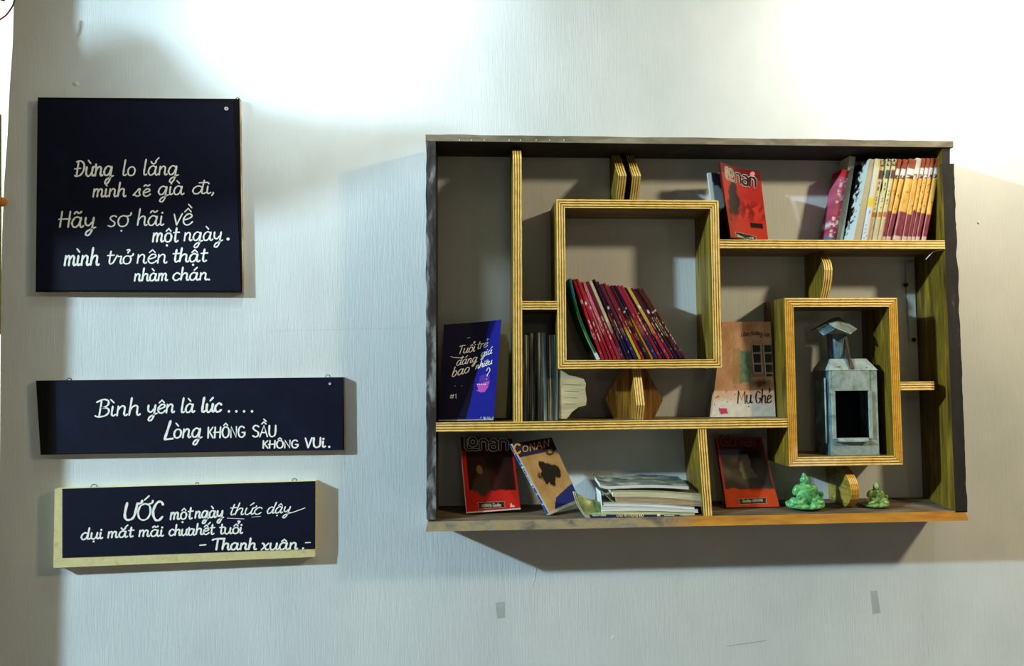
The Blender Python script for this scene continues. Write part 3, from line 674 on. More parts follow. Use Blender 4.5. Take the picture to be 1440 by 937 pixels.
# plain pale book behind the blue one
b = Book('book', 'plain beige book standing behind the dark blue book', [(640, 457), (717.5, 454), (711.5, 587), (634, 590)], -.052, -.035, .012,
         lambda u, v: mix(lin('#b4ac92'), lin('#c8c0a6'), .5+fbm(u*3, v*3)), '#a8a088', zrest=ZM, nx=12, nz=16)
# dark blue book
def art_blue(u, v):
    x = .80-.31*(1-v)+.02*fbm(v*3, 1)      # slanted border between night blue and royal blue
    c = mix(lin('#0b0a22'), lin('#15123a'), v*.4+fbm(u*2, v*2))
    if u > x: c = lin('#1c2190')
    if v < .012 or (v < .03 and u > .75 and fbm(u*40, v*40) > 0): c = lin('#b9bcc4')
    return c
bb = Book('book', 'dark blue paperback with white brush lettering on its cover', [(624, 451), (705, 444), (694, 585), (617, 586)], -.100, -.062, .014, art_blue, '#0c0b26', zrest=ZM,
          bend=lambda u, v: .005*math.sin(math.pi*u)*v, nx=60, nz=80)
zb = lambda x, y: (615+x/6.05, 440+y/6.05)
def WB(t, x0, x1, y0, y1, h, r, **kw): A = zb(x0, y0); B = zb(x1, y1); return (t, A[0], B[0], A[1], B[1], h/6.05, r/6.05, kw)
for nm, ls in (('cover_title', [WB('Tuổi', 165, 312, 330, 305, 45, 3.7, slant=.3), WB('trẻ', 322, 420, 290, 265, 42, 3.7, slant=.3), WB('đáng', 152, 330, 430, 395, 42, 3.7, slant=.3), WB('giá', 360, 460, 355, 325, 36, 3.7, slant=.3),
                   WB('bao', 112, 262, 528, 485, 48, 4.2, slant=.3), WB('nhiêu', 315, 460, 462, 415, 34, 3.7, slant=.3), WB('?', 400, 436, 545, 540, 40, 3.7, caph=85, slant=.15)]),
               ('volume_number', [WB('#1', 102, 160, 708, 703, 20, 2.6, caph=38, slant=0)])):
    mb = MB()
    for (t, x0, x1, y0, y1, h, r, kw) in ls:
        if 'caph' in kw: kw['caph'] /= 6.05
        word(mb, t, x0, x1, y0, y1, h, r, bb.mp(), **kw)
    bb.add(mb, nm, M_WHITE)
for pts_, r_ in [([zb(110, 350), zb(140, 360), zb(190, 362), zb(215, 352)], .6), ([zb(245, 188), zb(272, 182)], .3)]+[([zb(x, 600), zb(x+3, 600)], .5) for x in (145, 200)]:
    mb = MB(); ribbon(mb, pts_, r_, bb.mp()); bb.add(mb, 'cover_mark', M_WHITE)
mb = MB()
for x in (335, 352, 368, 385, 402): ribbon(mb, [zb(x, 588), zb(x+3, 586)], .75, bb.mp())
bb.add(mb, 'author_line', M_WHITE)
mb = MB(); poly_patch(bb, mb, [zb(*p) for p in ((325, 640), (345, 630), (330, 600), (400, 570), (442, 560), (425, 615), (400, 650), (365, 656))]); bb.add(mb, 'pink_patch', plain('pink_print', '#b653b8', .4))
mb = MB(); poly_patch(bb, mb, [zb(*p) for p in ((350, 560), (355, 520), (400, 500), (440, 505), (442, 560), (400, 570), (330, 600))], .00032); bb.add(mb, 'violet_patch', plain('violet_print', '#4a2aa0', .4))

# worn magazines standing beside the tall divider
M_WORN = weathered('worn_dark_page_edges', [(.34, '#0d1114'), (.46, '#232c30'), (.53, '#4a5654'), (.61, '#b8c0b0')], (330, 60, 4), .6, .6, .001, 5, .3)
M_WORNC = plain('worn_dark_cover', '#14181c', .5, var=.4)
xs = [735.8, 745, 755.5, 769.5, 786]
labels = ['thin dark worn magazine standing right against the tall divider', 'dark worn magazine second from the tall divider', 'dark worn magazine third from the tall divider, left of the thickest one', 'thick dark worn magazine beside the torn beige page']
for i in range(4):
    root = empty('worn_magazine', (0, 0, 0), labels[i], 'magazine', 'worn magazines beside the tall divider')
    xa, xb_ = P(xs[i], 585, -.095).x+.0004, P(xs[i+1], 585, -.095).x-.0004
    ztop = P(750, (470, 468, 467, 470)[i], -.095).z; dx = (0, 0, -.001, -.0005)[i]; wob = lambda v, k=i: .0012*math.sin(v*9+k*2)*v*(1-v)*2
    mb = MB(); e = .0007; nz_ = 24
    def shell(m_, x0, x1, y0, y1, z0, z1):
        fr = lambda a_, y: (lambda u, v: (a_(u)+dx*v+wob(v), y, z0+(z1-z0)*v))
        m_.grid(fr(lambda u: x0+(x1-x0)*u, y0), 3, nz_); m_.grid(fr(lambda u: x1-(x1-x0)*u, y1), 1, nz_)
        m_.grid(lambda u, v: (x0+dx*v+wob(v), y1+(y0-y1)*u, z0+(z1-z0)*v), 1, nz_); m_.grid(lambda u, v: (x1+dx*v+wob(v), y0+(y1-y0)*u, z0+(z1-z0)*v), 1, nz_)
        m_.grid(lambda u, v: (x0+(x1-x0)*u+dx, y0+(y1-y0)*v, z1), 1, 1); m_.grid(lambda u, v: (x1-(x1-x0)*u, y0+(y1-y0)*v, z0), 1, 1)
    shell(mb, xa+e, xb_-e, -.098+.003*(i % 2), -.012, ZM+.0004, ztop-.002); mb.build('pages', M_WORN, root)
    for a_, b_ in ((xa, xa+e), (xb_-e, xb_)):
        mb = MB(); shell(mb, a_, b_, -.1005+.003*(i % 2), -.01, ZM+.0004, ztop); mb.build('cover', M_WORNC, root)
# torn beige page
root = empty('torn_page', (0, 0, 0), 'torn curled beige page standing right of the worn magazines', 'paper')
op = [(787, 519), (800, 528), (812, 530), (821, 533), (824, 540), (823, 548), (825, 562), (824, 570), (813, 573), (804, 580), (797, 589), (787, 589)]
mb = MB(); A = [P(x, y, -.095) for x, y in op]
for p in A: p.z = max(p.z, ZM+.0006)
mb.loft(A, [p+Vector((0, .0015, 0)) for p in A], 0, 0); mb.build('sheet', weathered('old_beige_paper', [(.3, '#a89c76'), (.6, '#c9bf9c'), (.8, '#d8ceac')], (8, 8, 60), .9, .3), root)
mb = MB()
for k in range(4): y_ = 541+k*9; ribbon(mb, [(794, y_), (804, y_+.5), (818-k*3, y_+1)], .28, lambda x, y, l: P(x, y, -.0957))
mb.build('faint_print', plain('faded_print', '#6b6248', .8), root)

# slim books in the square box, fanned to the left
def slim_book(name, label, xb, xt, zb_, zt, t, depth, Y, art, group, bendx=None, pages=M_PAGEV, cat='book', left_art=None):
    ln = math.hypot(xt-xb, zt-zb_); th = math.atan2(xt-xb, zt-zb_)
    root = empty(name, (xb, Y, zb_), label, cat, group); root.rotation_euler = (0, th, 0)
    B = bendx or (lambda v: 0.0); e = .0006; nz_ = 64
    pt = lambda x, y, v: (x+B(v), y, v*ln)
    m1 = MB()
    m1.grid(lambda u, v: pt(t*u, (-.0008*math.sin(math.pi*u)), v), 4, nz_, 0, art)
    side = lambda v: art(.5, v)
    for x0, x1 in ((0, e), (t-e, t)):
        m1.grid(lambda u, v: pt(x0, depth*(1-u), v), 24 if left_art and x0 == 0 else 1, 60 if left_art and x0 == 0 else 16, 0, left_art if left_art and x0 == 0 else (lambda u, v: side(v))); m1.grid(lambda u, v: pt(x1, depth*u, v), 1, 16, 0, lambda u, v: side(v))
        m1.grid(lambda u, v: pt(x0+(x1-x0)*u, depth*v, 1), 1, 1, 0, lambda u, v: art(.5, 1)); m1.grid(lambda u, v: pt(x1-(x1-x0)*u, depth*v, 0), 1, 1, 0, lambda u, v: art(.5, 0))
        m1.grid(lambda u, v: pt(x1-(x1-x0)*u, depth, v), 1, 4, 0, lambda u, v: side(v))
    m1.build('cover', M_COVER, root)
    m2 = MB()
    m2.grid(lambda u, v: pt(e+(t-2*e)*u, .0008+(depth-.003)*v, .988), 2, 1); m2.grid(lambda u, v: pt(t-e-(t-2*e)*u, .0008+(depth-.003)*v, .012), 2, 1)
    m2.grid(lambda u, v: pt(t-e-(t-2*e)*u, depth-.002, .012+.976*v), 1, 12); m2.build('pages', pages, root)
    return root
def art_slim(k, base, second):
    rnd = random.Random(k*13+1); o1, o2 = rnd.random()*9, rnd.random()*9; c1, c2 = lin(base), lin(second); sw = rnd.uniform(.28, .5); tc_ = lin(rnd.choice(['#e8c46a', '#f0e6d0', '#d98a3c', '#e8d8b0', '#e06a3c']))
    lo, hi = rnd.uniform(.2, .38), rnd.uniform(.50, .62); bp = rnd.uniform(.62, .72); bw = rnd.choice([0, .02, .035, .045])
    def f(u, v):
        c = mix(c1, c2, (v-sw)*6+1.4*fbm(v*5+o1, u))
        if bp < v < bp+bw and .2 < u < .8: return lin('#cfc8c4')
        if lo < v < hi and .28 < u < .72 and fbm(v*55+o2, u*3, k) > .03: return mix(tc_, c, .25)
        if .05 < v < .17 and .3 < u < .7 and fbm(v*60, u*2, k+3) > .18: return lin('#a9a0a8')
        if u < .12: return mix(c, (0, 0, 0), .5)
        return mix(c, (0, 0, 0), .25*fbm(v*10, u*4, k)+.1)
    return f
def art_green(u, v):
    if v < .085: return lin('#c9dcd8')
    if u < .16: return lin('#c9cf6a') if v < .6 else lin('#0f6a50')
    return lin('#0d8aa0') if v > .78 else mix(lin('#0b5a3c'), lin('#0f7a58'), v)
pal = [('#0b5a3c', '#0d8aa0', 'green'), ('#a8182c', '#b0122a', 'crimson'), ('#8a1426', '#c02038', 'dark crimson'), ('#b01c30', '#c85a68', 'red and pink'), ('#951a2c', '#d06a78', 'faded red'),
       ('#b02038', '#5c1228', 'red'), ('#54123c', '#c8b090', 'purple and beige'), ('#241038', '#181018', 'black and violet'), ('#1a1440', '#30102c', 'dark violet'), ('#2c1650', '#58142c', 'violet'),
       ('#b8b830', '#6a2030', 'yellow green'), ('#a81c2c', '#b0202c', 'bright red'), ('#221026', '#28101c', 'blackish purple'), ('#c07a1c', '#30142c', 'orange footed'), ('#242058', '#8a1830', 'blue and red'),
       ('#7a1428', '#9c1c34', 'wine red'), ('#2a1a4c', '#3a1c38', 'indigo'), ('#a01c38', '#c8a050', 'red and gold'), ('#5c1430', '#3c101c', 'maroon'), ('#2c1230', '#3a1018', 'dark plum'), ('#38101c', '#401218', 'brown red'), ('#4a1828', '#4a141c', 'dark wine')]
n = len(pal); zbx = Z(.0487)
ordw = ['first', 'second', 'third', 'fourth', 'fifth', 'sixth', 'seventh', 'eighth', 'ninth', 'tenth', 'eleventh', 'twelfth', 'thirteenth', 'fourteenth', 'fifteenth', 'sixteenth', 'seventeenth', 'eighteenth', 'nineteenth', 'twentieth', 'twenty-first', 'last']
Ysl = -.100
rnd = random.Random(4)
for i in range(n):
    t_ = i/(n-1)
    B0 = P(840+t_*122, 504, Ysl); tx = 799.5+t_*101; T0 = P(tx, 393.5+13.5*t_+rnd.uniform(-2, 2)+(-3 if i in (7, 8) else 0), Ysl)
    wdt = .0068
    lab = f'{pal[i][2]} slim comic in the square box, {ordw[i]} from the left' if i < n-1 else 'dark wine slim comic, rightmost in the leaning row of the square box'
    slim_book('comic_book', lab, B0.x, T0.x, zbx+.0003, T0.z, wdt, .085, Ysl+rnd.uniform(-.002, .003), art_green if i == 0 else art_slim(i, pal[i][0], pal[i][1]),
              'slim comics leaning in the square box', bendx=(lambda v: -.010*math.sin(math.pi*min(1, v*1.0))) if i == 0 else None)

# ---- upper right: books leaning against the right side board
def art_red(k, white_top=False):
    rnd = random.Random(k+50); o_ = rnd.random()*9; lo = rnd.uniform(.31, .37)
    def f(u, v):
        if v > .88: c = lin('#d8d4c8') if white_top else mix(lin('#8c3a24'), lin('#b05a34'), fbm(v*30, u, k)+.5)
        elif v > .755: c = lin('#e4e0e0') if not (.765 < v < .80 and fbm(u*5, v*30, k) > -.1) else lin('#5c2430')
        elif v > lo:
            c = mix(lin('#d8922c'), lin('#e8c868'), .5+fbm(v*8+o_, u*2)*1.4)
            if fbm(v*38+o_, u*3.5, k) > .24 and .25 < u < .8: c = lin('#8a4418')
        else: c = mix(lin('#6a1c34'), lin('#a04458'), .4+fbm(v*9+o_, u*3)*1.5)
        if v < .06: c = lin('#cdb4a8')
        if u < .1 and v < .88: c = mix(c, lin('#f0d8c8'), .5)
        if u > .9: c = mix(c, lin('#3a1010'), .7)
        return c
    return f
def art_cream(k, kind=0):
    def f(u, v):
        c = mix(lin('#c8bc88'), lin('#e4dcb4'), .5+fbm(u*4, v*6, k))
        if kind == 1: # beige plain
            return mix(lin('#a89c80'), lin('#beb294'), .5+fbm(u*4, v*5, k))
        if kind == 2:
            if v < .42: c = lin('#ccd4dc') if not (.2 < u < .8 and fbm(u*3, v*40) > .2) else lin('#6a8ab0')
            elif v < .52: c = lin('#e0cc40')
            elif v < .9: c = lin('#d4d0c0')
            return c
        if .75 < v < .87 and u > .15: c = lin('#3c5050') if k % 2 else lin('#5c4438')
        elif v > .91 and fbm(u*6, v*30, k) > 0: c = lin('#1c1c18')
        elif .36 < v < .73 and .25 < u < .75 and fbm(v*45, u*4, k) > .05: c = lin('#2a2a20')
        elif .29 < v < .35 and .2 < u < .8: c = lin('#b8763c')
        elif v < .27: c = mix(lin('#b8a078'), lin('#d8ccb0'), .5+fbm(v*12, u*3, k))
        if u > .9: c = mix(c, lin('#4a4028'), .6)
        return c
    return f
# black and white ink cover turned toward the room
def art_ink(u, v):
    w_ = fbm(u*6+v*2, v*14, 3)
    return lin('#10100f') if (.0 < u < .66+w_*.8 and v > .13+w_*.6) else lin('#c4ccc8')

zr = lambda x, y: (1150+x/6.695, 210+y/6.695)
rows = [(340, 413, 495, 1, 'paperback with beige spine and black ink brushed over its pale cover'), (415, 463, 545, 2, 'pale spine with yellow and light blue bands'), (465, 513, 600, 0, 'first cream spine with a dark label, beside the yellow banded one'),
        (515, 558, 655, 0, 'second cream spine with a dark label'), (560, 600, 708, 0, 'third cream spine with a dark label, next to the red ones'),
        (602, 640, 760, 3, 'first orange and red spine, next to the cream ones'), (643, 690, 815, 3, 'second orange and red spine, left of the dark gap'), (706, 785, 868, 3, 'thickest orange and red spine, right of the dark gap'),
        (788, 838, 932, 4, 'orange and red spine with a white top'), (840, 878, 985, 3, 'orange and red spine right of the white topped one'), (880, 918, 1030, 3, 'fourth orange and red spine from the right end'[:0]+'orange and red spine, third from the right end'),
        (920, 958, 1073, 3, 'orange and red spine, second from the right end'), (975, 1022, 1120, 3, 'orange and red spine standing last, nearest the right side board')]
Yr = -.100
for k, (x0, x1, xt, kind, lab) in enumerate(rows):
    a0 = P(*zr(x0, 838), Yr); a1 = P(*zr(x1, 838), Yr); tt = P(*zr(xt, 92-(k > 7)*8), Yr)
    t_ = max(.0048, (a1.x-a0.x)*.95)
    dxz = (tt.x-a0.x)/(tt.z-ZU)
    if dxz: pass
    # leaning to the right: the lower right corner touches the shelf
    th = math.atan2(tt.x-a0.x, tt.z-ZU); lift = t_*math.sin(th)+.0004
    slim_book('comic_book', lab, a0.x, tt.x, ZU+lift, tt.z+lift*.3, t_, .088, Yr+random.Random(k).uniform(-.002, .003),
              art_red(k) if kind == 3 else art_red(k, True) if kind == 4 else art_cream(k, kind), 'comics leaning on the upper right shelf', left_art=art_ink if k == 0 else None)
def art_pink(u, v):
    c = mix(lin('#8c2840'), lin('#b85a74'), v+fbm(u*5, v*9))
    if v < .08: return lin('#5a6a84')
    if fbm(u*9, v*22, 5) > .12: c = lin('#c8c4c8')
    if v > .9: c = lin('#b82038')
    return c
for nm, lab, x0, x1, xt, yt, Yq, dep, art, cat in (
        ('booklet', 'pale rounded booklet sticking up left of the ink covered paperback', 168, 232, 300, 62, -.052, .045, lambda u, v: mix(lin('#c4c0a8'), lin('#e0dcc8'), .5+fbm(u*3, v*6)), 'booklet'),
        ('magazine', 'thin pink and grey magazine, leftmost of the row on the upper right shelf', 85, 160, 228, 186, -.058, .045, art_pink, 'magazine')):
    a0 = P(*zr(x0, 838), Yq); a1 = P(*zr(x1, 838), Yq); tt = P(*zr(xt, yt), Yq); t_ = (a1.x-a0.x)*.92; th = math.atan2(tt.x-a0.x, tt.z-ZU); lift = t_*math.sin(th)+.0004
    slim_book(nm, lab, a0.x, tt.x, ZU+lift, tt.z, t_, dep, Yq, art, None, cat=cat)

# red comic at the left of the upper right shelf
def banner(bk, pts, txt, tx, th_=.55, col=M_WHITE):
    m_ = MB(); poly_patch(bk, m_, pts, .00035); bk.add(m_, 'name_banner', M_INK)
    m_ = MB(); f = bk.mp(.0005); n_ = len(pts)
    for i in range(n_): ribbon(m_, [pts[i], pts[(i+1) % n_]], .22, f)
    (x0, y0), (x1, y1), h = tx; word(m_, txt, x0, x1, y0, y1, h*10/16, .38, f, slant=0, lift=.0001); bk.add(m_, 'banner_lettering', plain('tan_print', '#c8bfa8', .5))
def smudge(c, dark, u, v, cu, cv, ru, rv, k, soft=.35, wob=1.3):
    """soft edged printed patch"""
    d = math.hypot((u-cu)/ru, (v-cv)/rv)+fbm(u*5, v*5, k)*wob
    return mix(c, dark, (1-d)/soft)
def smoke(u, v, k, base, lightc):
    return mix(base, lightc, max(0, fbm(u*3, v*3, k)*1.5+.1))
def art_red_upper(u, v):
    c = mix(lin('#9c1a16'), lin('#c03020'), .5+fbm(u*2.5, v*3, 2))
    if v > .86: c = lin('#6e120e')
    if v < .22: c = mix(c, lin('#b8341c'), .7)
    d = math.hypot((u-.62)/.5, (v-.40)/.16); 
    if d < 1: c = mix(c, lin('#6a1420') if fbm(u*7, v*7) > 0 else lin('#d0381c'), .6*(1-d)+.3)
    if .58 < u < .92 and .17 < v < .235: c = lin('#1a0c14')
    c = smudge(c, lin('#180a16'), u, v, .24, .50, .17, .27, 21)
    return c
z4 = lambda x, y: (990+x/6.691, 210+y/6.691)
rb = Book('comic_book', 'curled red comic with outlined title at the left of the upper right shelf', [z4(150, 95), z4(525, 190), z4(605, 838), z4(250, 805)], -.106, -.100, .012, art_red_upper, '#5a1010', zrest=ZU,
          bend=lambda u, v: .010*math.sin(math.pi*u)*(.4+.6*v), nx=50, nz=70)
def outlined(bk, txt, x0, x1, y0, y1, caph, r_out, r_in, m_out, m_in, slant=0.0):
    m_ = MB(); word(m_, txt, x0, x1, y0, y1, caph*10/16, r_out, bk.mp(.0004), slant=slant, taper=0); bk.add(m_, 'title_outline', m_out)
    m_ = MB(); word(m_, txt, x0, x1, y0, y1, caph*10/16, r_in, bk.mp(.0011), slant=slant, taper=0); bk.add(m_, 'title_fill', m_in)
# chunky geometric letters of the series title
_ring = lambda cx, cy, r_: ' '.join(f'{cx+r_*math.cos(t):.2f},{cy+r_*math.sin(t):.2f}' for t in [k*math.pi/6 for k in range(13)])
G['\u00a4'] = (20, ["!5,16 1.5,16 1.5,4 4,.5 19,.5", _ring(11.5, 10.5, 4.6)])
G['\u00a6'] = (13, ["!2,.5 2,13", "!2,13 8,13 11,10.5 11,.5"])
G['\u00a7'] = (13, ["!3,13 8,13 11,10.5 11,.5", "!11,.5 4,.5 2,2.5 2,5.5 4,7.5 10.5,7.5"])
TITLE = '\u00a4\u00a6\u00a7\u00a6'
A_, B_ = z4(195, 262), z4(508, 362)
outlined(rb, TITLE, A_[0]+2, B_[0]-1, A_[1]-1, B_[1]-2, 17, 2.1, 1.5, M_WHITE, plain('dark_title_print', '#3a0c0c', .4))
banner(rb, [z4(*p) for p in ((300, 760), (360, 768), (500, 800), (500, 838), (400, 820), (310, 795))], 'Gosho AOYAMA', (z4(325, 797), z4(480, 824), 3.2))
mb = MB(); f = rb.mp(.0004); mb.face([f(z4(468, 210)[0]+3*math.cos(t*.628), z4(468, 210)[1]+3.6*math.sin(t*.628), 0) for t in range(10)]); rb.add(mb, 'publisher_mark', plain('pale_pink_print', '#d88a7c', .5))
# grey book half hidden behind it
def art_grey(u, v):
    if u < .12: return lin('#d8dcd8')
    return lin('#14141c') if fbm(u*3, v*4, 8) > .0 or v < .45 else lin('#6e767a')
Book('book', 'grey and black book half hidden behind the curled red comic', [(995, 237), (1040, 236), (1052, 334), (1008, 335)], -.075, -.060, .008, art_grey, '#c4c8c4', zrest=ZU, nx=24, nz=40)

# village house cover
zm = lambda x, y: (990+x/5.858, 435+y/5.858)
CQ = [zm(150, 95), zm(548, 93), zm(590, 875), zm(60, 880)]
hm = homog([(0, 1), (1, 1), (1, 0), (0, 0)], [(150, 95), (548, 93), (590, 875), (60, 880)])
def art_house(u, v):
    x, y = hm(u, v); n1 = fbm(u*4, v*5, 1); n2 = fbm(u*14, v*18, 4)
    c = mix(lin('#c4926c'), lin('#dcb498'), .5+n1*1.4+n2*.5)
    low = mix(lin('#c8bca8'), lin('#e0d8cc'), .5+n2)
    edge_ = 640+n1*120+(240-x)*.20*(1 if x < 240 else -.3)
    c = mix(c, low, (y-edge_)/90)
    c = mix(c, lin('#c4aea0'), (x-470)/160*.8 if y < 300 else 0)
    if 270 < y < 560 and 240 < x < 300: c = mix(c, lin('#a09468'), .5+n2)
    d = math.hypot((x-470)/130, (y-555)/60);  c = mix(c, lin('#5c4038'), 1.15*(1-d)+n2*.8) if d < 1.1 else c
    if 300 < x < 395 and 285+n2*40 < y < 545+n2*60: c = mix(lin('#5c8a78'), lin('#88a890'), .5+n2*1.5)
    if 385 < x and 238 < y < 500: c = mix(lin('#8c7468'), lin('#a88c80'), .5+n2)
    if x < 260 and 540 < y < 760 and fbm(u*22, v*22, 9) > .30: c = lin('#7a4a34')
    return c
mg = Book('book', 'tan paperback with a painted window and hand drawn title between the two boxes', CQ, -.066, -.052, .012, art_house, '#b09070', zrest=ZM, nx=80, nz=110)
mb = MB(); f = mg.mp(.0003)
for cx in ((398, 462), (492, 552)):
    for cy in ((250, 300), (313, 380), (395, 455)):
        k_ = 6 if cx[0] > 480 else 0; sh = (cy[0]-250)*.05
        mb.face([f(*zm(x, y), 0) for x, y in ((cx[0]+sh+4, cy[1]), (cx[1]+sh, cy[1]-2), (cx[1]+sh-2, cy[0]+3), (cx[0]+sh+3, cy[0]))])
mb.face([f(*zm(x, y), 0) for x, y in ((512, 492), (560, 485), (556, 468), (508, 470))])
mg.add(mb, 'painted_panes', plain('dark_pane_print', '#1c2028', .4))
mb = MB(); fw = mg.mp(.0005)
for pts in (((392, 243), (470, 243)), ((392, 243), (402, 350), (412, 465)), ((397, 308), (470, 306)), ((402, 388), (476, 386)), ((412, 465), (470, 463)), ((466, 243), (472, 350), (482, 468)),
            ((488, 243), (552, 240)), ((488, 243), (496, 350), (506, 470)), ((492, 308), (556, 305)), ((498, 388), (560, 386)), ((506, 468), (566, 464)), ((506, 468), (509, 494))):
    ribbon(mb, [zm(*p) for p in pts], .65, fw)
mg.add(mb, 'painted_window_frame', plain('pale_frame_print', '#c8bcb4', .5))
mb = MB()
for t, x0, x1, y0, y1, h, r in (('M', 272, 345, 738, 740, 120, 5.5), ('ụ', 345, 395, 735, 735, 80, 5), ('G', 420, 470, 735, 735, 112, 5), ('hẻ', 468, 552, 735, 733, 75, 5)):
    A_ = zm(x0, y0); B_ = zm(x1, y1)
    kw = dict(caph=h/5.858) if t in 'MG' else {}
    word(mb, t, A_[0], B_[0], A_[1], B_[1], h/5.858, r/5.858, mg.mp(.0005), slant=.02, **kw)
mg.add(mb, 'cover_title', M_INK)
mb = MB(); A_ = zm(305, 190); B_ = zm(425, 178); word(mb, 'Lâm Hư', A_[0], B_[0], A_[1], B_[1], 3.2, .45, mg.mp(.0005), slant=.05)
A_ = zm(425, 178); B_ = zm(540, 192); word(mb, 'ơng Lan', A_[0], B_[0], A_[1], B_[1], 3.2, .45, mg.mp(.0005), slant=.05); mg.add(mb, 'author_line', plain('brown_print', '#5c3c34', .5))
mb = MB(); poly_patch(mg, mb, [zm(*p) for p in ((120, 785), (190, 788), (188, 815), (200, 838), (165, 842), (140, 850), (128, 820))], .0005); mg.add(mb, 'publisher_mark', plain('crimson_print', '#b8305c', .5, var=.4, scale=400))

# lower left red comic with outlined title
z6 = lambda x, y: (630+x/6.695, 600+y/6.695)
CQ = [z6(108, 90), z6(605, 110), z6(685, 772), z6(172, 812)]
h6 = homog([(0, 1), (1, 1), (1, 0), (0, 0)], [(108, 90), (605, 110), (685, 772), (172, 812)])
def art_conan1(u, v):
    x, y = h6(u, v)
    c = mix(lin('#a01814'), lin('#c02418'), .5+fbm(u*3, v*3, 6))
    if y < 215: c = lin('#3a0c10')
    lft = 172+(y-230)*.08; rgt = 600+(y-230)*.12
    if lft < x < rgt and y < 590+fbm(u*8, 3)*40: c = mix(lin('#160808'), lin('#4a2018'), .2+max(0, fbm(u*3, v*3, 7))*1.3+.5*max(0, 1-math.hypot((x-450)/130, (y-450)/130)))
    c = smudge(c, lin('#352d26'), u, v, .34, .40, .20, .22, 3); c = smudge(c, lin('#7a5a34'), u, v, .32, .56, .07, .06, 4)
    if u < .015 or v < .012: c = lin('#cfc4c0')
    return c
c1 = Book('comic_book', 'red and black comic with outlined title at the lower left, beside the tilted one', CQ, -.075, -.045, .014, art_conan1, '#c8b8b0', zrest='board', nx=60, nz=90)
outlined(c1, TITLE, z6(160, 0)[0], z6(575, 0)[0], z6(0, 212)[1], z6(0, 214)[1], 17, 2.6, 1.65, M_WHITE, plain('black_title_print', '#120808', .4))
banner(c1, [z6(*p) for p in ((285, 708), (310, 706), (515, 698), (545, 700), (535, 722), (550, 752), (520, 752), (310, 768), (290, 768), (300, 735))], 'AOYAMA Gosho', (z6(322, 752), z6(510, 742), 4.6))
mb = MB(); poly_patch(c1, mb, [z6(*p) for p in ((590, 752), (632, 750), (628, 732), (608, 730), (604, 712), (594, 716))], .0003); c1.add(mb, 'publisher_mark', plain('pink_white_print', '#e0a89c', .5))

# tilted comic with yellow title
CQ = [z6(592, 160), z6(975, 96), z6(1240, 700), z6(960, 826)]
h7 = homog([(0, 1), (1, 1), (1, 0), (0, 0)], [(592, 160), (975, 96), (1240, 700), (960, 826)])
def art_conan2(u, v):
    x, y = h7(u, v)
    c = mix(lin('#b08c54'), lin('#d0b078'), .5+fbm(u*3, v*4, 11)+.4*fbm(u*12, v*12, 2))
    if v > .80: c = lin('#241a48')
    c = smudge(c, lin('#120c0e'), u, v, .50, .52, .30, .17, 13, .15, 1.5)
    if x > 1050-(y-580)*.2 and y > 590+(1130-x)*.9: c = lin('#1c2c7c')
    if u < .03: c = lin('#c8ccd4')
    if v < .035: c = mix(lin('#c8bca4'), lin('#4a6a80'), (u-.5)*2)
    return c
def sp_conan2(u, v):
    if u > .80 or u < .15: return lin('#a8b8cc')
    if .38 < v < .68: return lin('#dcdcd8')
    return lin('#1c2c80') if (v*7) % 1 > .12 else lin('#9cb0c8')
c2 = Book('comic_book', 'tan comic with purple header and yellow title, tilted against its red neighbour', CQ, -.100, -.090, .015, art_conan2, sp_conan2, yaw=.034, zrest='board', nx=60, nz=90)
mb = MB()
M_GOLDP = plain('golden_print', '#d8a42c', .4)
for ch, x0, x1, y0, y1, h in (('C', 622, 700, 268, 258, 100), ('N', 782, 842, 240, 228, 78), ('A', 848, 905, 222, 212, 76), ('N', 912, 968, 206, 192, 76)):
    mb = MB(); A_, B_ = z6(x0, y0), z6(x1, y1); word(mb, ch, A_[0], B_[0], A_[1], B_[1], 5, 1.15 if ch != 'C' else 1.5, c2.mp(.0005), slant=-.1, caph=h/6.695, taper=0)
    c2.add(mb, 'title_letter', M_GOLDP)

mb = MB(); A_, B_ = z6(712, 250), z6(775, 240); word(mb, 'O', A_[0], B_[0], A_[1], B_[1], 5, .8, c2.mp(.0005), slant=-.1, caph=62/6.695, taper=0); c2.add(mb, 'title_ring', plain('bronze_print', '#b8a070', .4))
mb = MB(); f = c2.mp(.0006); cx, cy = z6(972, 250); mb.face([f(cx+6.0*math.cos(t*.4488), cy+6.0*math.sin(t*.4488), 0) for t in range(14)]); c2.add(mb, 'volume_badge', M_INK)
mb = MB(); word(mb, '16', cx-2.6, cx+3, cy+1.8, cy+1.4, 3, .5, c2.mp(.0009), slant=0, caph=5); c2.add(mb, 'volume_number', plain('gold_print', '#c8b050', .4))

mb = MB()
def spm(x, y, l):                       # x runs down the spine, y across it
    v = .66-x; a_ = c2.wq(0, v); return (a_[0]-.0005-l, c2.t*(.5+y), a_[1])
word(mb, 'CONAN 1', 0, .26, .27, .27, .30, .011, lambda x, y, l: spm(x, y, l), slant=0, caph=.52, taper=0)
c2.add(mb, 'spine_lettering', plain('dark_spine_print', '#1a1a22', .5))
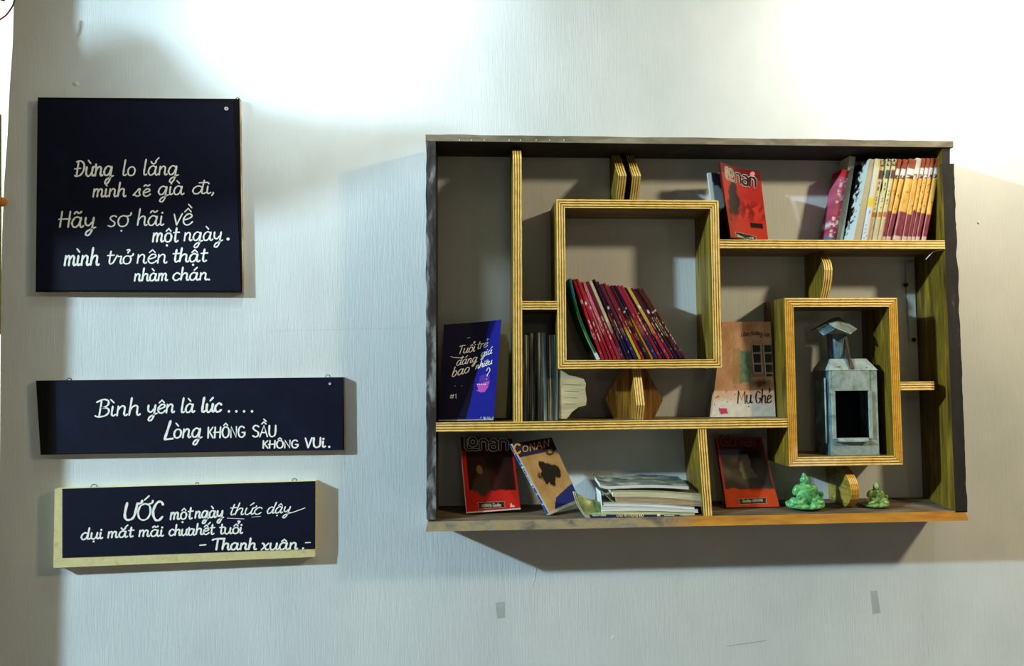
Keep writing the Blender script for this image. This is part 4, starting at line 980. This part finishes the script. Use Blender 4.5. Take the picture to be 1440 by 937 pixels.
# lower middle comic with boy-free picture: dark sky, orange foot
z7 = lambda x, y: (990+x/5.333, 600+y/5.333)
CQ = [z7(88, 88), z7(432, 80), z7(567, 602), z7(168, 608)]
h8 = homog([(0, 1), (1, 1), (1, 0), (0, 0)], [(88, 88), (432, 80), (567, 602), (168, 608)])
def art_conan3(u, v):
    x, y = h8(u, v)
    if y < 165: c = lin('#4a1412')
    elif y > 455+fbm(u*4, 2)*30: c = mix(lin('#b03414'), lin('#cc4c20'), .5+fbm(u*3, v*4, 3))
    else:
        c = mix(lin('#1c1414'), lin('#6a6258'), .25+1.2*max(0, fbm(u*2.4, v*3, 15))+.5*max(0, 1-abs(y-330-(x-180)*.5)/60))
        if y < 215 and x < 300: c = mix(c, lin('#5a6484'), .7)
    c = smudge(c, lin('#120a0a'), u, v, .66, .78, .22, .14, 31); c = smudge(c, lin('#8a8270'), u, v, .52, .55, .14, .20, 32)
    if u < .05 or u > .97: c = mix(c, lin('#b83c24'), .8)
    return c
c3 = Book('comic_book', 'orange footed comic with a dark picture, right of the slanted divider', CQ, -.068, -.035, .012, art_conan3, '#5a1810', zrest='board', nx=60, nz=90)
outlined(c3, TITLE, z7(115, 0)[0], z7(435, 0)[0], z7(0, 138)[1], z7(0, 142)[1], 12, 1.3, .95, plain('red_outline_print', '#a83828', .5), plain('deep_red_print', '#4a1412', .4))
banner(c3, [z7(*p) for p in ((252, 540), (275, 536), (455, 528), (468, 532), (460, 550), (470, 576), (450, 574), (275, 582), (262, 586), (268, 562))], 'Gosho AOYAMA', (z7(288, 566), z7(438, 558), 4.4))

# ------------------------------------------------------------------ magazine stack
SLOPE = .012/.12
def magazine(label, x0, x1, ytop0, ytop1, ybot0, ybot1, Y0, Y1, sag, pagemat, topcol, curl=0.0, curl_len=.03, curlart=None, spine=None):
    """lies flat: x0..x1 in photo pixels along the front edge"""
    root = empty('magazine', (0, 0, 0), label, 'magazine', 'magazines stacked on the bottom board')
    n_ = 26; A0, A1 = P(x0, ybot0, Y0), P(x1, ybot1, Y0); T0, T1 = P(x0, ytop0, Y0), P(x1, ytop1, Y0)
    def zz(u, k): # k=0 bottom 1 top
        a_, b_ = (A0, A1) if k == 0 else (T0, T1); c = 0
        if curl and u < curl_len: c = curl*((curl_len-u)/curl_len)**2
        return a_.z+(b_.z-a_.z)*u+sag*math.sin(math.pi*u)+c
    X = lambda u: A0.x+(A1.x-A0.x)*u
    def strip(m_, k0, k1, inset=0.0):
        zf = lambda u, k: zz(u, 0)+(zz(u, 1)-zz(u, 0))*k
        u0, u1 = inset, 1-inset; U = lambda u: u0+(u1-u0)*u; y0, y1 = Y0+inset*.2, Y1-inset*.2
        m_.grid(lambda u, v: (X(U(u)), y0, zf(U(u), k0+(k1-k0)*v)), n_, 1); m_.grid(lambda u, v: (X(U(1-u)), y1, zf(U(1-u), k0+(k1-k0)*v)), n_, 1)
        m_.grid(lambda u, v: (X(U(u)), y0+(y1-y0)*v, zf(U(u), k1)), n_, 1); m_.grid(lambda u, v: (X(U(1-u)), y0+(y1-y0)*v, zf(U(1-u), k0)), n_, 1)
        m_.grid(lambda u, v: (X(u0), y1+(y0-y1)*u, zf(u0, k0+(k1-k0)*v)), 1, 1); m_.grid(lambda u, v: (X(u1), y0+(y1-y0)*u, zf(u1, k0+(k1-k0)*v)), 1, 1)
    def tip(m__): m__.v = [(x, y, z+SLOPE*(y-Y0)) for x, y, z in m__.v]; return m__
    m_ = MB(); strip(m_, .10, .90, .004 if not spine else .0005); tip(m_).build('spine' if spine else 'pages', spine or pagemat, root)
    m_ = MB(); strip(m_, .90, 1.0); tip(m_).build('cover', topcol, root)
    m_ = MB(); strip(m_, 0, .10); tip(m_).build('cover', spine or topcol, root)
    return root, X, zz
zs = lambda x, y: (800+x/6.857, 640+y/6.857)
Mc = lambda nm, c, v_=.3, s_=40: plain(nm, c, .4, var=v_, scale=s_)
Z0 = ZB+.0004
def mag(label, x0, x1, t0, t1, b0, b1, Y0, Y1, sag, pm, tc_, **k):
    a_, b_ = zs(x0, t0), zs(x1, t1); c_, d_ = zs(x0, b0), zs(x1, b1)
    return magazine(label, a_[0], b_[0], a_[1], b_[1], c_[1], d_[1], Y0, Y1, sag, pm, tc_, **k)
M_NAVYC = Mc('navy_spine', '#1c2258', .3)
M_GREENC0 = weathered('green_and_cream_cover', [(.3, '#3c5a2c'), (.5, '#8ca060'), (.65, '#c4cc90'), (.8, '#e8e8d8')], (25, 25, 25), .35, .05)
so, _, _ = mag('blue spined magazine at the bottom of the stack', 205, 1070, 574, 574, 612, 612, -.1165, -.012, 0, M_PAGEW, M_GREENC0, spine=M_NAVYC)
mag('thin cream magazine, second from the bottom of the stack', 320, 1218, 545, 566, 572, 590, -.112, -.012, .0015, M_PAGE, Mc('pale_green_cover', '#b4b874', .2))
r3, X3, zz3 = mag('white paged magazine with a curled green corner, third from the bottom', 325, 1250, 490, 530, 544, 560, -.111, -.012, .0025, M_PAGEW, Mc('white_cover', '#ccd2d0', .1))
mag('white magazine with thin blue line, fourth from the bottom', 330, 1215, 462, 505, 488, 530, -.109, -.012, .003, M_PAGEW, Mc('bluish_cover', '#b8c2cc', .15))
mag('tan paged magazine in the middle of the stack', 450, 1315, 408, 452, 458, 502, -.107, -.012, .002, M_PAGEB, Mc('tan_cover', '#a89478', .2))
mag('cream paged magazine under the topmost one', 425, 1290, 345, 385, 404, 448, -.105, -.012, .003, M_PAGE, Mc('cream_cover', '#b0aa88', .2))
mag('topmost magazine with a grey printed cover', 300, 1160, 300, 300, 342, 336, -.104, -.012, .0045, M_PAGEW, weathered('grey_printed_cover', [(.35, '#39443f'), (.5, '#6f7a74'), (.65, '#b4bab0')], (30, 60, 30), .4, .1), curl=.006, curl_len=.12)
# curled covers at the left of the stack
def curl_sheet(name, pts, Y0, Y1, mat, label, parent=None):
    m_ = MB(); P3 = [P(*zs(*p), Y0) for p in pts]; n_ = len(P3); m_.grid(lambda u, v: Vector((P3[round(u*(n_-1))].x, Y0+(Y1-Y0)*v, P3[round(u*(n_-1))].z)), n_-1, 8, 0)
    o = m_.build(name, mat, parent, smooth=True); s_ = o.modifiers.new('thick', 'SOLIDIFY'); s_.thickness = .0009; s_.offset = -1
    if label: o['label'] = label
    return o
M_GREENC = weathered('green_photo_cover', [(.3, '#3c5a2c'), (.5, '#8ca060'), (.65, '#c4cc90'), (.8, '#e8e8d8')], (25, 25, 25), .35, .05)
root = empty('magazine', (0, 0, 0), 'open magazine cover curling up at the left end of the stack', 'magazine', 'magazines stacked on the bottom board')
def ruled(name, L_, R_, YL, YR, mat, parent):
    m_ = MB(); n_ = len(L_)-1
    def f(u, v):
        k = min(int(v*n_), n_-1); t = v*n_-k
        a_ = P(*zs(L_[k][0]+(L_[k+1][0]-L_[k][0])*t, L_[k][1]+(L_[k+1][1]-L_[k][1])*t), YL); b_ = P(*zs(R_[k][0]+(R_[k+1][0]-R_[k][0])*t, R_[k][1]+(R_[k+1][1]-R_[k][1])*t), YR)
        return a_.lerp(b_, u)+Vector((0, .004*math.sin(math.pi*u), 0))
    m_.grid(f, 8, 12); o = m_.build(name, mat, parent, smooth=True); s_ = o.modifiers.new('thick', 'SOLIDIFY'); s_.thickness = .0012; s_.offset = 0; return o
ruled('cover', [(55, 360), (70, 425), (100, 490), (135, 548), (175, 592), (205, 596)], [(170, 425), (215, 432), (270, 440), (305, 470), (318, 520), (325, 560)], -.1165, -.095, M_GREENC, root)
ruled('page', [(40, 352), (56, 420), (86, 492), (122, 552), (160, 600), (200, 606)], [(60, 358), (74, 425), (104, 492), (140, 552), (180, 596), (208, 604)], -.1172, -.1168, Mc('inner_page', '#d4d8cc', .1), root)
curl_sheet('curled_page', [(305, 352), (312, 400), (318, 460), (326, 520), (335, 542)], -.110, -.05, Mc('curl_white', '#d4dad8', .1), None, r3)
curl_sheet('curled_cover', [(318, 355), (350, 375), (380, 410), (410, 442), (450, 456)], -.109, -.05, M_GREENC, 'green curled cover', r3)
# spine print on the bottom magazine
mb = MB(); fs = lambda x, y, l: P(x, y, -.1166-.0004-l)
a_, b_ = zs(228, 590), zs(358, 590); word(mb, 'CAU AM NONG', a_[0], b_[0], a_[1], b_[1], 1.2, .28, fs, slant=0)
a_, b_ = zs(918, 588), zs(1018, 588); word(mb, 'MAGAZINE'[:0]+'NHA NAM'[:0]+'DAN TRI'[:0]+'oooooo', a_[0], b_[0], a_[1], b_[1], 1.2, .28, fs, slant=0)
a_ = zs(866, 580); mb.face([fs(a_[0]+dx_, a_[1]+dy_, 0) for dx_, dy_ in ((-2.2, 1.6), (2.2, 1.6), (2.2, -1.4), (-2.2, -1.4))])
mb.build('spine_marks', M_WHITE, so, merge=False)
mb = MB(); a_, b_ = zs(460, 594), zs(722, 594); word(mb, 'CÂU ẨM NÔNG ĐÔ', a_[0], b_[0], a_[1], b_[1], 1.9, .45, fs, slant=0, caph=3.1); mb.build('spine_title', plain('yellow_spine_print', '#e8dca0', .4), so, merge=False)

# ------------------------------------------------------------------ tin lantern
zl = lambda x, y: (1090+x/3.605, 410+y/3.605)
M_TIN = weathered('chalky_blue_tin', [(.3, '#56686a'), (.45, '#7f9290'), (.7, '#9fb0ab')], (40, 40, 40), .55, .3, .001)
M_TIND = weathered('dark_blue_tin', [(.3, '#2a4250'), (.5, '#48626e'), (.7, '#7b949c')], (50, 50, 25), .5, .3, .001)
M_TINX = plain('near_black_tin', '#0c0f13', .9, var=.4)  # near black, for the inside back and base plates
lan = empty('tin_lantern', (0, 0, 0), 'weathered blue grey tin candle lantern in the upright box', 'lantern')
Yf = -.100; Yb_ = -.022; zfl = Z(-.204+.0215)+.0004
xl, xr = P(*zl(278, 600), Yf).x, P(*zl(521, 600), Yf).x
ze = P(*zl(400, 400), Yf).z; x_o0, x_o1 = P(*zl(303, 600), Yf).x, P(*zl(474, 600), Yf).x; z_o1 = P(*zl(400, 503), Yf).z; z_o0 = P(*zl(400, 742), Yf).z
def lp(m_, name, mat, label=None, smooth=False):
    o = m_.build(name, mat, lan, smooth=smooth)
    if label: o['label'] = label
    return o
s_ = .0012
mb = MB(); mb.box(xl, x_o0, Yf, Yf+s_, zfl, ze); mb.box(x_o1, xr, Yf, Yf+s_, zfl, ze); mb.box(x_o0, x_o1, Yf, Yf+s_, z_o1, ze); mb.box(x_o0, x_o1, Yf, Yf+s_, zfl, z_o0)
lp(mb, 'front_panel', M_TIN, 'pale front panel with a square opening')
mb = MB(); mb.box(x_o0-.004, x_o1+.003, Yf-.0022, Yf, z_o1, ze-.001); lp(mb, 'header_plate', M_TIN)
mb = MB(); mb.box(x_o0-.008, x_o0, Yf-.004, Yf, z_o0-.002, z_o1-.001); lp(mb, 'pane_rail', M_TIN); mb = MB(); mb.box(x_o1, x_o1+.007, Yf-.004, Yf, z_o0-.002, z_o1-.001); lp(mb, 'pane_rail', M_TIN)
mb = MB(); a_ = [(x_o0+.002, Yf-.0002, z_o0-.001), (x_o1-.003, Yf-.0002, z_o0-.001), (x_o1-.006, Yf-.010, z_o0-.006), (x_o0+.006, Yf-.010, z_o0-.006)]
mb.loft(a_, [(x, y, z-.003) for x, y, z in a_], 0, 0); lp(mb, 'sill', M_TIN)
mb = MB(); mb.loft([(x_o0-.009, Yf, z_o0-.006), (x_o0+.003, Yf-.008, z_o0-.007), (x_o0-.001, Yf-.001, z_o0+.004)], [(x_o0-.009, Yf, z_o0-.008), (x_o0+.003, Yf-.008, z_o0-.009), (x_o0-.001, Yf-.001, z_o0+.002)], 0, 0); lp(mb, 'corner_clip', M_TIND)
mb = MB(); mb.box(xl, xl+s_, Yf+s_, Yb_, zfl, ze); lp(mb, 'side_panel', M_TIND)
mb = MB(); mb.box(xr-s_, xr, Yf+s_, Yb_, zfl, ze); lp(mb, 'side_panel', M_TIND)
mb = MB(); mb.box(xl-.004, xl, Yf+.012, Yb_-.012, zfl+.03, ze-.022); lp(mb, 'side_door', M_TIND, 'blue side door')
mb = MB(); tube(mb, [(xl-.005, Yf+.010, zfl+.028), (xl-.005, Yf+.010, ze-.018)], .0024, 8); lp(mb, 'hinge', M_TIN, smooth=True)
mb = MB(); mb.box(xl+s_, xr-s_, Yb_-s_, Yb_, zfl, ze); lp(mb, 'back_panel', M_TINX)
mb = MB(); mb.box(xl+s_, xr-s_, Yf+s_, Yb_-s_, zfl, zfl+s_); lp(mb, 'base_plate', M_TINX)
# hipped roof
zt = ze+.028; ins = .017
lo = [(xl-.002, Yf-.002, ze), (xr+.002, Yf-.002, ze), (xr+.002, Yb_+.002, ze), (xl-.002, Yb_+.002, ze)]
hi = [(xl+ins-.004, Yf+.014, zt), (xr-ins, Yf+.014, zt), (xr-ins, Yb_-.014, zt), (xl+ins-.004, Yb_-.014, zt)]
mb = MB(); mb.loft(lo, hi, 0, 0); lp(mb, 'roof', M_TIN, 'sloping tin roof')
for a_, b_ in ((320, 380), (460, 385)):
    mb = MB(); c = P(*zl(a_, b_), Yf+.004); ball(mb, c, .0042, (1, 1, .7)); lp(mb, 'rivet', M_TIN, smooth=True)
Yc = (Yf+Yb_)/2; xc = P(*zl(312, 300), Yc).x; zc1 = P(*zl(312, 225), Yc).z; rc = .021
mb = MB(); tube(mb, [(xc, Yc, zt), (xc, Yc, zt+.02), (xc, Yc, zc1+.004)], [rc*.93, rc, rc*1.08], 20); lp(mb, 'chimney', M_TIND, smooth=False)
# bent sheet cap: a ridge running front to back with a second flap
def sheet(pts, th=.0012): m_ = MB(); A = [Vector(p) for p in pts]; m_.loft(A, [p-Vector((0, 0, th)) for p in A], 0, 0); return m_
pk = P(*zl(320, 130), Yc); Lp = P(*zl(205, 190), Yc-.02); Rp = P(*zl(415, 190), Yc-.02); L2 = P(*zl(245, 222), Yc-.045); R2 = P(*zl(382, 215), Yc-.045)
mid = P(*zl(300, 192), Yc-.045); md2 = P(*zl(262, 158), Yc-.01)
lp(sheet([L2, mid, pk, Lp]), 'cap_flap', M_TIND, 'left flap of the chimney cap'); lp(sheet([md2, mid+Vector((.002, -.001, .004)), R2, Rp, pk+Vector((0, 0, .001))]), 'cap_flap', M_TIN, 'right flap of the chimney cap')
lp(sheet([Lp+Vector((0, .03, -.002)), pk+Vector((0, .03, -.001)), pk, Lp]), 'cap_flap', M_TIND)
xs_ = P(*zl(376, 350), Yf+.01).x
mb = MB(); a_ = [(xs_-.0055, Yf-.003, ze+.003), (xs_+.0055, Yf-.003, ze+.003), (xs_+.004, Yf+.012, zt+.002), (xs_+.002, Yf+.022, zc1), (xs_-.004, Yf+.022, zc1), (xs_-.005, Yf+.012, zt+.002)]
mb.loft(a_, [(x, y-.0012, z+.0012) for x, y, z in a_], 0, 0); lp(mb, 'strap', plain('dark_strap', '#2c2420', .6), 'dark strap with rivets')
for dz in (.006, .014): mb = MB(); ball(mb, (xs_, Yf-.002+dz*.4, ze+dz-.001), .0016); lp(mb, 'strap_rivet', M_METAL, smooth=True)

# ------------------------------------------------------------------ green glassy figures
def jade(name, c1, c2):
    m, nt, b = newmat(name); n_ = noisy(nt, (40, 40, 40), 1, 5); r = ramp(nt, [(.3, c1), (.7, c2)]); nt.links.new(n_.outputs[0], r.inputs[0]); nt.links.new(r.outputs[0], b.inputs['Base Color'])
    b.inputs['Roughness'].default_value = .22; b.inputs['Transmission Weight'].default_value = .25; b.inputs['Subsurface Weight'].default_value = .35; b.inputs['Subsurface Radius'].default_value = (.004, .012, .004); b.inputs['Subsurface Scale'].default_value = .6
    b.inputs['Coat Weight'].default_value = .6; bump(nt, b, n_.outputs[0], .35, .003); return m
def figure(label, cx, y, zb_, s, mat, lean=0):
    root = empty('green_figurine', (cx, y, zb_), label, 'figurine', 'green seated figurines on the bottom board'); root.rotation_euler = (math.atan(SLOPE), 0, 0)
    mb = MB()
    E = lambda x, yy, z, rx, ry, rz, rot=None: ball(mb, (x*s, yy*s, z*s), 1.0*s, (rx, ry, rz), 18, 12, 0, rot)
    from mathutils import Euler
    E(0, 0, .35, 2.0, 1.35, .30)                        # plinth
    for k in range(14):                                 # petals round the plinth
        t = k*2*math.pi/14; E(1.66*math.cos(t), 1.10*math.sin(t), .50, .36, .3, .22)
    E(-.75, -.55, .85, .95, .5, .34, Euler((0, 0, .35))); E(.75, -.55, .85, .95, .5, .34, Euler((0, 0, -.35)))  # crossed legs
    E(-1.35, -.35, .9, .42, .42, .38); E(1.35, -.35, .9, .42, .42, .38)                                        # knees
    E(0, -.15, 1.35, .98, .80, .82)                     # belly
    E(0, .05, 2.05, .88, .58, .62)                      # chest
    E(-.95, 0, 1.95, .34, .36, .62, Euler((0, .45, 0))); E(.95, 0, 1.95, .34, .36, .62, Euler((0, -.45, 0)))    # upper arms
    E(-.85, -.5, 1.30, .28, .52, .28, Euler((0, 0, -.5))); E(.85, -.5, 1.30, .28, .52, .28, Euler((0, 0, .5)))  # forearms
    E(-.55, -.86, 1.12, .24, .22, .18); E(.55, -.86, 1.12, .24, .22, .18)                                      # hands
    E(lean*.1, -.02, 2.62, .3, .3, .3); E(lean*.16, -.05, 3.02, .44, .44, .50)                                 # neck, head
    E(lean*.2, .02, 3.48, .27, .27, .26)                # topknot
    E(lean*.16-.44, -.02, 2.95, .09, .14, .26); E(lean*.16+.44, -.02, 2.95, .09, .14, .26)                     # long ears
    E(lean*.16, -.50, 3.0, .07, .1, .13); E(lean*.16, -.44, 2.80, .16, .08, .05); E(lean*.16-.17, -.43, 3.12, .09, .06, .04); E(lean*.16+.17, -.43, 3.12, .09, .06, .04)
    E(1.62, -.1, 1.45, .24, .24, .34); E(-.1, -.9, 1.9, .5, .12, .12, Euler((0, .7, 0))); E(.3, -.75, 2.15, .5, .12, .10, Euler((0, -.5, 0)))
    o = mb.build('body', mat, root, smooth=True)
    r = o.modifiers.new('fuse', 'REMESH'); r.mode = 'VOXEL'; r.voxel_size = .0013 if s > .012 else .0009; r.use_smooth_shade = True
    sm = o.modifiers.new('soft', 'SMOOTH'); sm.iterations = 2; sm.factor = .5
    return root
pz = P(1132, 716, -.078)
figure('larger green glassy seated figurine with a wide round base', pz.x, -.078, zbot(pz.x, -.078)+.0006, .0235, jade('green_glass', '#2f8a54', '#8cdc8c'), -.5)
pz = P(1231, 713, -.076)
figure('smaller olive green seated figurine right of the half round bracket', pz.x, -.076, zbot(pz.x, -.076)+.0006, .0165, jade('olive_green_glass', '#5c8c44', '#a8c874'), .4)
